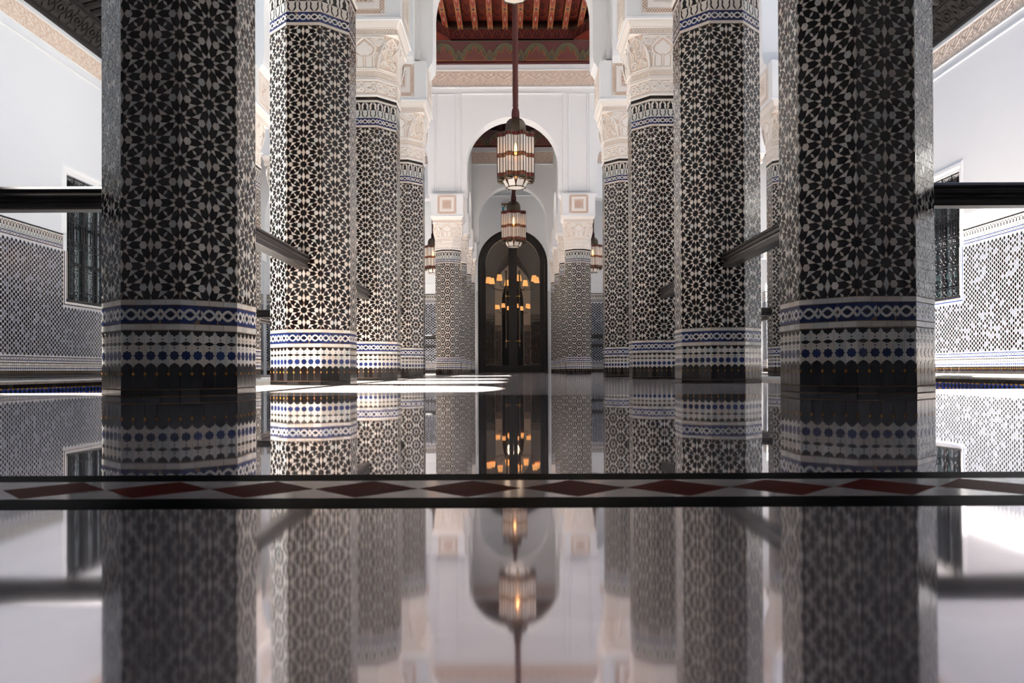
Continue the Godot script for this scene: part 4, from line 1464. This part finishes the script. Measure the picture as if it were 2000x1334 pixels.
func make_lantern() -> Node3D:
	var t := thing("hanging_lantern", "", "lantern")
	var outline := []     # plan, counter-clockwise seen from above: eight lobes of four facets, a flat strip between
	var rc := 0.32
	var rl := 0.09
	for i in 8:
		var a := TAU * (i + 0.5) / 8
		var c := Vector2(sin(a), cos(a)) * rc
		for j in 5:
			var e := a - PI / 2 + PI * j / 4.0
			outline.append(c + Vector2(sin(e), cos(e)) * rl)
	var ring := func(y: float, grow := 0.0) -> PackedVector3Array:
		var out := PackedVector3Array()
		for p: Vector2 in outline:
			var q := p + p.normalized() * grow
			out.append(Vector3(q.x, y, q.y))
		return out
	# metal: bands, ribs, caps
	var b := MB.new()
	var y0 := 0.19
	var y1 := 1.13
	var levels := [0.19, 0.215, 0.275, 0.285, 0.6, 0.61, 0.675, 0.685, 1.03, 1.04, 1.1, 1.13]
	for q in [[0.19, 0.215], [0.273, 0.287], [0.598, 0.612], [0.672, 0.686], [1.027, 1.041], [1.098, 1.13]]:
		b.loft(ring.call(q[0], 0.006), ring.call(q[1], 0.006))
		b.loft(ring.call(q[1], 0.006), ring.call(q[1], -0.01))
		b.loft(ring.call(q[0], -0.01), ring.call(q[0], 0.006))
	for p: Vector2 in outline:
		var q := p + p.normalized() * 0.003
		b.tube(PackedVector3Array([Vector3(q.x, y0, q.y), Vector3(q.x, y1, q.y)]), 0.0085, 4)
	var top_in := PackedVector3Array()
	var bot_in := PackedVector3Array()
	for p: Vector2 in outline:
		var q := p.normalized() * 0.235
		top_in.append(Vector3(q.x, y1 + 0.02, q.y))
		q = p.normalized() * 0.3
		bot_in.append(Vector3(q.x, y0 - 0.004, q.y))
	b.loft(ring.call(y1, 0.0), top_in)
	b.loft(bot_in, ring.call(y0, 0.0))
	for i in 8:   # stepped drops under the lobes
		var a := TAU * (i + 0.5) / 8
		b.x = Transform3D(Basis(), Vector3(sin(a) * (rc + 0.01), 0.135, cos(a) * (rc + 0.01)))
		b.lathe([Vector2(0.0, 0), Vector2(0.055, 0.0), Vector2(0.075, 0.012), Vector2(0.06, 0.03), Vector2(0.09, 0.04), Vector2(0.085, 0.058)], 8)
	b.x = Transform3D()
	obj("frame", b.mesh(), M.bronze, t)
	b = MB.new()
	b.lathe([Vector2(0.232, 1.135), Vector2(0.24, 1.15), Vector2(0.23, 1.165), Vector2(0.232, 1.25), Vector2(0.222, 1.32), Vector2(0.19, 1.39), Vector2(0.14, 1.44), Vector2(0.09, 1.465), Vector2(0.0, 1.47)], 8, PI / 8)
	obj("dome", b.mesh(), M.bronze, t)
	# panes
	var reds := MB.new()
	for i in outline.size():
		var p: Vector2 = outline[i]
		var q: Vector2 = outline[(i + 1) % outline.size()]
		for h in [[0.215, 0.273], [0.612, 0.672], [1.041, 1.098]]:
			reds.quad(Vector3(p.x, h[0], p.y), Vector3(q.x, h[0], q.y), Vector3(q.x, h[1], q.y), Vector3(p.x, h[1], p.y))
		for h in [[0.287, 0.598], [0.686, 1.027]]:
			var w := MB.new()
			w.quad(Vector3(p.x, h[0], p.y), Vector3(q.x, h[0], q.y), Vector3(q.x, h[1], q.y), Vector3(p.x, h[1], p.y))
			obj("frosted_pane", w.mesh(), M.frosted_pane, t)
	obj("red_panes", reds.mesh(), M.red_pane, t, Transform3D(), "stuff")
	var r0 := 0.305
	var r1 := 0.2
	b = MB.new()
	for i in 8:
		var a0 := TAU * i / 8
		var a1 := TAU * (i + 1) / 8
		var u0 := Vector3(sin(a0) * r0, y0 - 0.004, cos(a0) * r0)
		var u1 := Vector3(sin(a1) * r0, y0 - 0.004, cos(a1) * r0)
		var v0 := Vector3(sin(a0) * r1, 0.02, cos(a0) * r1)
		var v1 := Vector3(sin(a1) * r1, 0.02, cos(a1) * r1)
		var w := MB.new()
		w.quad(v0, v1, u1.lerp(u0, 0.14), u0.lerp(u1, 0.14))
		obj("skirt_pane", w.mesh(), M.frosted_pane, t)
		b.tube(PackedVector3Array([v0, u0.lerp(u1, 0.14)]), 0.008, 4)
		b.tube(PackedVector3Array([v1, u1.lerp(u0, 0.14)]), 0.008, 4)
		b.tube(PackedVector3Array([v0, v1]), 0.012, 5)
		b.x = Transform3D(Basis(), v0 + Vector3(0, -0.03, 0))
		b.lathe([Vector2(0, 0), Vector2(0.012, 0.008), Vector2(0.01, 0.03)], 5)
		b.x = Transform3D()
	obj("skirt_frame", b.mesh(), M.bronze, t)
	b = MB.new()
	var oct := PackedVector2Array()
	for i in 8:
		oct.append(Vector2(sin(TAU * i / 8), cos(TAU * i / 8)) * r1)
	b.x = Transform3D(Basis(Vector3.RIGHT, Vector3(0, 0, 1), Vector3.DOWN), Vector3(0, 0.02, 0))
	b.prism(polygon(Array(oct)), -0.004, 0.0, true)
	obj("bottom_pane", b.mesh(), M.frosted_pane, t)
	b = MB.new()
	b.lathe([Vector2(0, 0.7), Vector2(0.02, 0.71), Vector2(0.032, 0.76), Vector2(0.03, 0.84), Vector2(0.018, 0.92), Vector2(0, 0.97)], 10)
	obj("bulb", b.mesh(), M.bulb, t)
	return t

# ---------------------------------------------------------------- the glass door and what lies behind it

func arch_path(hw: float, spring: float, y0: float, seg := 28) -> PackedVector2Array:
	var p := PackedVector2Array([Vector2(hw, y0)])
	for i in seg + 1:
		var t := PI * i / seg
		p.append(Vector2(cos(t) * hw, spring + sin(t) * hw))
	p.append(Vector2(-hw, y0))
	return p

func far_wall() -> void:
	var d := 29.8
	var w := Node3D.new()
	w.name = "wall_far"
	add_child(w)
	w.set_meta("kind", "structure")
	w.set_meta("label", "white end wall over tiled dado, pierced by the arched glass door")
	var sp := 4.26
	var hw := 1.36
	var out := PackedVector2Array([Vector2(9.9, -0.3), Vector2(9.9, 9.7), Vector2(-9.9, 9.7), Vector2(-9.9, -0.3)])
	var ap := arch_path(hw, sp, -0.3)
	ap.reverse()
	out.append_array(ap)
	var b := MB.new()
	if Geometry2D.is_polygon_clockwise(out):
		out.reverse()
	b.prism(out, -0.4, 0.0, true)
	obj("plaster_face", b.mesh(), M.plaster, w, at(0, 0, d))
	dado_run(w, Vector3(-9.6, 0, -d), Vector3.RIGHT, Vector3.BACK, 8.1)
	dado_run(w, Vector3(1.5, 0, -d), Vector3.RIGHT, Vector3.BACK, 8.1)
	for s: float in [-1.0, 1.0]:
		var m := MB.new()
		m.box(Vector3(minf(s * 1.36, s * 1.43), 0, 0), Vector3(maxf(s * 1.36, s * 1.43), 3.2, 0.05))
		obj("marble_jamb", m.mesh(), M.white_marble, w, at(0, 0, d))
	moulding(w, "moulding", Vector3(-9, 6.9, -d), Vector3(9, 6.9, -d), Vector3.BACK, 0.07, 0.05, M.plaster)
	for s: float in [-1.0, 1.0]:
		moulding(w, "moulding", Vector3(-9 if s < 0 else 1.5, 3.45, -d), Vector3(-1.5 if s < 0 else 9, 3.45, -d), Vector3.BACK, 0.03, 0.02, M.plaster)
	# the door
	var n := Node3D.new()
	n.name = "door_1"
	n.transform = at(0, 0, d + 0.1)
	add_child(n)
	n.set_meta("kind", "structure")
	n.set_meta("label", "tall round-arched double glass door in a dark frame at the far end")
	var ring := func(o: float, i: float, y0: float, z0: float, z1: float) -> Mesh:
		var q := MB.new()
		var a := arch_path(o, sp, y0)
		var e := arch_path(i, sp, y0)
		e.reverse()
		a.append_array(e)
		if Geometry2D.is_polygon_clockwise(a):
			a.reverse()
		q.prism(a, z0, z1, true)
		return q.mesh()
	obj("frame", ring.call(1.355, 1.24, 0.0, -0.1, 0.06), M.door_frame, n)
	for s: float in [-1.0, 1.0]:
		var leaf := PackedVector2Array()      # half of the arch
		var hi := arch_path(1.235, sp, 0.02)
		for p in hi:
			if p.x >= 0.008:
				leaf.append(p)
		leaf.append(Vector2(0.008, sp + 1.235))
		leaf.append(Vector2(0.008, 0.02))
		var inner := PackedVector2Array()
		for p in arch_path(1.06, sp, 0.3):
			if p.x >= 0.16:
				inner.append(p)
		inner.append(Vector2(0.16, sp + sqrt(1.06 * 1.06 - 0.16 * 0.16)))
		inner.append(Vector2(0.16, 0.3))
		var bars := MB.new()
		var poly := PackedVector2Array()
		# leaf ring cut at the bottom left corner
		poly.append_array(leaf)
		poly.append(leaf[0])
		poly.append(inner[0])
		var back := inner.duplicate()
		back.reverse()
		poly.append_array(back)
		var flip := func(a: PackedVector2Array) -> PackedVector2Array:
			var o := PackedVector2Array()
			for p in a:
				o.append(Vector2(p.x * s, p.y))
			if Geometry2D.is_polygon_clockwise(o):
				o.reverse()
			return o
		var l := Node3D.new()
		l.name = "leaf" if s < 0 else "leaf_001"
		n.add_child(l)
		bars.prism(flip.call(PackedVector2Array([Vector2(0.008, 0.02), Vector2(0.165, 0.02), Vector2(0.165, 5.32), Vector2(0.008, 5.34)])), -0.05, 0.02, true)
		bars.prism(flip.call(PackedVector2Array([Vector2(0.165, 0.02), Vector2(1.235, 0.02), Vector2(1.235, 0.3), Vector2(0.165, 0.3)])), -0.05, 0.02, true)
		var a2 := PackedVector2Array()
		var c2 := PackedVector2Array()
		for i in 25:
			var t := (PI / 2 - 0.05) * i / 24.0
			a2.append(Vector2(cos(t) * 1.235, sp + sin(t) * 1.235))
			c2.append(Vector2(cos(t) * 1.06, sp + sin(t) * 1.06))
		a2.insert(0, Vector2(1.235, 0.3))
		c2.insert(0, Vector2(1.06, 0.3))
		c2.reverse()
		a2.append_array(c2)
		bars.prism(flip.call(a2), -0.05, 0.02, true)
		obj("leaf_frame", bars.mesh(), M.door_frame, l)
		var g := MB.new()
		g.cap(flip.call(inner), -0.02)
		obj("pane", g.mesh(), M.door_pane, l)
		var h := MB.new()
		h.tube(PackedVector3Array([Vector3(s * 0.26, 1.0, 0.13), Vector3(s * 0.26, 3.95, 0.13)]), 0.028, 8)
		for y: float in [1.0, 3.92]:
			h.x = Transform3D(Basis(), Vector3(s * 0.26, y - 0.05, 0.13))
			h.lathe([Vector2(0, 0), Vector2(0.04, 0.03), Vector2(0.03, 0.06), Vector2(0.045, 0.1), Vector2(0, 0.14)], 8)
			h.x = Transform3D()
		obj("pull_handle", h.mesh(), M.bronze, l)
		h = MB.new()
		for y: float in [1.25, 3.0]:
			h.tube(PackedVector3Array([Vector3(s * 0.26, y, 0.13), Vector3(s * 0.12, y, 0.02)]), 0.02, 6)
			h.x = Transform3D(Basis(), Vector3(s * 0.26, y - 0.04, 0.13))
			h.lathe([Vector2(0.03, 0), Vector2(0.045, 0.04), Vector2(0.03, 0.08)], 8)
			h.x = Transform3D()
		obj("handle_bracket", h.mesh(), M.brass, l)
	# corridor behind: two pointed arches, tiled piers
	struct_box("wall_corridor_left", "corridor side wall beyond the glass door", Vector3(-3.3, 0, 30.2), Vector3(-3.0, 8, 62), M.plaster)
	struct_box("wall_corridor_right", "corridor side wall beyond the glass door, right side", Vector3(3.0, 0, 30.2), Vector3(3.3, 8, 62), M.plaster)
	struct_box("ceiling_corridor", "corridor ceiling beyond the glass door", Vector3(-3.3, 7.6, 30.2), Vector3(3.3, 8, 62), M.plaster)
	struct_box("wall_corridor_end", "far end of the corridor beyond the glass door", Vector3(-3.3, 0, 60), Vector3(3.3, 8, 60.3), M.dark_room)
	for q in [[35.5, 1.75], [41.0, 0.95], [46.0, 1.2], [51.0, 0.72]]:
		var aw := MB.new()
		var op := PackedVector2Array([Vector2(3.0, 0), Vector2(3.0, 7.6), Vector2(-3.0, 7.6), Vector2(-3.0, 0), Vector2(-q[1], 0), Vector2(-q[1], 3.3)])
		for i in 21:
			var t := i / 20.0
			var s := -1.0 if t < 0.5 else 1.0
			var e := 1.0 - absf(t - 0.5) * 2.0
			op.append(Vector2(s * q[1] * (1.0 + 0.05 * sin(e * PI)) * (1.0 - pow(e, 2.2)), 3.9 + 2.75 * pow(e, 0.8)))
		op.append(Vector2(q[1], 3.3))
		op.append(Vector2(q[1], 0))
		if Geometry2D.is_polygon_clockwise(op):
			op.reverse()
		aw.prism(op, -0.15, 0.15, true)
		var o := obj("wall_corridor_arch", aw.mesh(), M.plaster, self, at(0, 0, q[0]), "structure")
		o.set_meta("label", "pointed white arch in the corridor beyond the glass door")
		for s: float in [-1.0, 1.0]:
			var x0: float = q[1] + 0.02
			dado_run(o, Vector3(x0 if s > 0 else -x0 - 1.12, 0, 0.15), Vector3.RIGHT, Vector3.BACK, 1.12)
	chandelier("nearer ring chandelier of lit orange shades seen through the glass door, larger and higher", 34.0)
	chandelier("farther ring chandelier of lit orange shades seen through the glass door, smaller and lower", 48.3)
	# small sign over the door
	var sg := thing("exit_sign", "small teal and white sign on the wall behind the second lantern", "sign", at(-0.3, 6.36, d - 0.02))
	b = MB.new()
	b.box(Vector3(-0.1, -0.12, 0.0), Vector3(0.12, 0.12, 0.02))
	obj("plate", b.mesh(), std("sign_white", Color8(216, 224, 226), 0.5), sg)
	b = MB.new()
	b.box(Vector3(-0.1, -0.12, 0.018), Vector3(-0.03, 0.12, 0.026))
	b.box(Vector3(-0.03, -0.12, 0.018), Vector3(0.12, -0.095, 0.026))
	b.box(Vector3(-0.03, 0.105, 0.018), Vector3(0.12, 0.12, 0.026))
	obj("teal_strip", b.mesh(), std("sign_teal", Color8(20, 130, 150), 0.5), sg)
	b = MB.new()
	b.box(Vector3(-0.13, 0.19, 0.0), Vector3(0.3, 0.23, 0.14))
	b.box(Vector3(-0.02, 0.12, 0.0), Vector3(0.02, 0.2, 0.02))
	obj("bracket", b.mesh(), std("sign_bracket", Color8(120, 82, 44), 0.6), sg)

func chandelier(label: String, d: float) -> void:
	var t := thing("ring_chandelier", label, "chandelier", at(0, 3.95, d), "chandeliers behind the door")
	var b := MB.new()
	b.lathe([Vector2(0.0, -0.35), Vector2(0.1, -0.3), Vector2(0.14, -0.15), Vector2(0.08, 0.0), Vector2(0.03, 0.2), Vector2(0.03, 3.65)], 8)
	for i in 8:
		var a := TAU * (i + 0.3) / 8
		var e := Vector3(sin(a), 0, cos(a))
		b.tube(PackedVector3Array([e * 0.1 + Vector3(0, -0.15, 0), e * 0.5 + Vector3(0, -0.28, 0), e * 0.95 + Vector3(0, -0.2, 0), e * 1.1 + Vector3(0, 0.0, 0)]), 0.012, 6)
	obj("arms", b.mesh(), M.door_frame, t)
	for i in 8:
		var a := TAU * (i + 0.3) / 8
		var s := MB.new()
		s.lathe([Vector2(0.135, 0.0), Vector2(0.095, 0.25)], 14)
		s.lathe([Vector2(0.0951, 0.25), Vector2(0.0, 0.252)], 14)
		obj("lamp_shade", s.mesh(), M.lit_shade, t, Transform3D(Basis(), Vector3(sin(a) * 1.1, 0.02 + 0.03 * (i % 3), cos(a) * 1.1)))
	var o := OmniLight3D.new()
	o.name = "chandelier_glow"
	o.position = Vector3(0, 4.9, -d)
	o.light_color = Color8(255, 222, 190)
	o.light_energy = 0.45
	o.light_size = 0.4
	o.omni_range = 30.0
	o.omni_attenuation = 2.0
	o.shadow_enabled = true
	add_child(o, true)

# ---------------------------------------------------------------- everything

func _ready() -> void:
	rng.seed = 20
	# camera: a low lens just above the floor, shifted so that the horizon lies below the middle
	var f := 1494.0
	var cam := Camera3D.new()
	cam.name = "camera"
	var ca := CameraAttributesPhysical.new()
	ca.frustum_focal_length = 27.0
	ca.frustum_focus_distance = 5.0
	ca.frustum_near = 0.05
	ca.frustum_far = 200.0
	ca.exposure_aperture = 14.0
	cam.attributes = ca
	cam.projection = Camera3D.PROJECTION_FRUSTUM
	cam.near = 0.05
	cam.far = 200.0
	cam.size = 0.05 * 1334.0 / f
	cam.frustum_offset = Vector2(-0.7 / f, (722.8 - 10.7 - 667.0) / f) * 0.05
	cam.transform = Transform3D(Basis(Vector3.RIGHT, 0.00716) * Basis(Vector3.BACK, -0.0045), Vector3(-0.031, 0.1182, 0))
	add_child(cam)
	cam.current = true
	var env := Environment.new()
	env.background_mode = Environment.BG_SKY
	var sky := Sky.new()
	var sm := ProceduralSkyMaterial.new()
	sm.sky_top_color = Color8(158, 190, 236)
	sm.sky_horizon_color = Color8(234, 238, 244)
	sm.ground_bottom_color = Color8(150, 140, 130)
	sm.ground_horizon_color = Color8(214, 216, 220)
	sm.sky_energy_multiplier = 0.85
	sm.sun_angle_max = 12.0
	sky.sky_material = sm
	env.sky = sky
	env.tonemap_mode = Environment.TONE_MAPPER_LINEAR
	env.tonemap_exposure = 1.9
	env.sdfgi_enabled = true
	env.ssao_enabled = true
	env.ssil_enabled = true
	var we := WorldEnvironment.new()
	we.name = "sky_and_exposure"
	we.environment = env
	add_child(we)
	var sun := DirectionalLight3D.new()
	sun.name = "sun"
	var travel := Vector3(1.9, -6.5, 0.45).normalized()
	sun.transform = Transform3D(Basis.looking_at(travel, Vector3(0, 0, 1)), Vector3(-6, 20, -8))
	sun.light_color = Color8(255, 250, 243)
	sun.light_energy = 7.5
	sun.light_angular_distance = 0.53
	sun.shadow_enabled = true
	add_child(sun)

	materials()
	# shell
	build_floor()
	build_carvings()
	var along := func(x: float) -> Transform3D: return Transform3D(ALONG, Vector3(x, 0, 0))
	for s: float in [-1.0, 1.0]:
		var w := "left" if s < 0 else "right"
		arched_wall("wall_passage_" + w, "white arched wall over the %s row of columns" % w, along.call(s * RX), [[3.73, 4.39], block(6.64), block(9.3), [11.55, 12.21]])
		arched_wall("wall_hall_" + w, "white arcade along the %s side of the high hall" % w, along.call(s * 4.35), [[11.73, 12.39], block(14.87), block(17.77), [20.25, 20.9]], 0.5, 9.7, 8.4)  # arches raised out of view to let more light into the hall
		arched_wall("wall_inner_hall_" + w, "white arcade over the %s columns near the door" % w, along.call(s * RX), [[20.45, 21.09], block(23.21), block(25.75), [27.88, 28.5]])
		side_wall(s)
	var five := [[-9.9, -9.2], block(-4.35), block(-RX), block(RX), block(4.35), [9.2, 9.9]]
	arched_wall("wall_front", "white arched wall over the nearest columns", at(0, 0, 3.97), five)
	arched_wall("wall_hall_near", "white arched wall on the near side of the high hall", at(0, 0, 11.97), [block(-4.35), block(-RX), block(RX), block(4.35)])
	arched_wall("wall_hall_far", "white arched wall with carved frieze on the far side of the hall", at(0, 0, 20.67), five)
	arched_wall("wall_inner_far", "white arched wall nearest the glass door, second arch in view", at(0, 0, 28.3), five)
	for s: float in [-1.0, 1.0]:
		struct_box("wall_pier", "plain white pier at the end of the aisle rail", Vector3(s * 4.0, 0, 28.0), Vector3(s * 4.7, BT, 28.6), M.plaster)
	carved_panels()
	wall_frames()
	far_wall()
	struct_box("wall_near", "back wall of the gallery behind the camera", Vector3(-12, 0, -6.3), Vector3(12, 9.7, -6), M.plaster)
	struct_box("wall_gallery_left", "end wall of the front gallery", Vector3(-12.3, 0, -6), Vector3(-12, 9.7, 4.3), M.plaster)
	struct_box("wall_gallery_right", "right end wall of the front gallery", Vector3(12, 0, -6), Vector3(12.3, 9.7, 4.3), M.plaster)
	struct_box("ceiling", "flat ceiling of the front gallery", Vector3(-12.3, 9.6, -6.3), Vector3(12.3, 9.9, 4.25), M.dark_wood)
	struct_box("ceiling_passage", "ceiling of the passage between the near columns", Vector3(-2.0, 9.6, 4.3), Vector3(2.0, 9.9, 12.2), M.plaster)
	struct_box("ceiling_hall_roof", "roof over the middle of the high hall, side openings added to light it", Vector3(-2.83, 9.6, 12.2), Vector3(2.83, 9.9, 20.4), M.plaster)  # strips on both sides left open, unseen, to light the hall
	struct_box("ceiling_hall_roof", "roof over the high hall, near left corner", Vector3(-4.6, 9.6, 12.2), Vector3(-2.83, 9.9, 15.2), M.plaster)
	for s: float in [-1.0, 1.0]:
		struct_box("ceiling_added_eave", "added eave, out of view, shading the outer passage walls", Vector3(s * 2.0, 8.9, 4.3), Vector3(s * 2.6, 9.1, 11.7), M.eave_wood)  # added out of view to keep sun off the outer passage walls
	struct_box("ceiling_inner_roof", "roof over the hall by the door", Vector3(-4.7, 9.6, 20.4), Vector3(4.7, 9.9, 30), M.plaster)
	painted_ceiling("ceiling_hall", "red painted beam ceiling of the high hall with lobed niches along its cornice", 12.3, 20.42, 4.1, true)
	painted_ceiling("ceiling_inner_hall", "dark red painted ceiling seen through the far arch", 20.95, 28.05, 4.1, false)
	# friezes and mouldings of the two arched walls that face the camera
	for q in [[20.42, 4.1], [28.05, 4.1]]:
		var tr := Node3D.new()
		tr.name = "trim_3" if q[0] < 25 else "trim_4"
		add_child(tr)
		tr.set_meta("kind", "structure")
		tr.set_meta("label", "carved plaster frieze under the painted cornice")
		var hw: float = q[1]
		var z: float = -q[0]
		frieze_run(tr, Vector3(-hw, 7.925, z), Vector3.RIGHT, hw * 2, Vector3.BACK)
		moulding(tr, "moulding", Vector3(-hw, 8.14, z), Vector3(hw, 8.14, z), Vector3.BACK, 0.03, 0.025, M.plaster)
		moulding(tr, "moulding", Vector3(-hw, 7.66, z), Vector3(hw, 7.66, z), Vector3.BACK, 0.05, 0.035, M.plaster)
	# things
	build_columns()
	build_rails()
	lantern("large many-lobed lantern of white and red glass hanging in the middle, before the round arch", 0.058, 3.92, 16.0, 1.0, 9.05)
	lantern("second lantern, half as large in view, hanging in front of the glass door", 0.03, 4.0, 24.2, 1.0, 8.9)
	lantern("lantern whose underside just shows at the top edge, above the middle", 0.03, 6.32, 12.75, 1.05, 9.05)
	lantern("small lantern in the left aisle, half behind the first column past the hall", -2.68, 3.38, 25.75, 0.82, 8.9)
	lantern("small lantern in the right aisle, half behind the first column past the hall", 2.69, 3.38, 25.75, 0.82, 8.9)
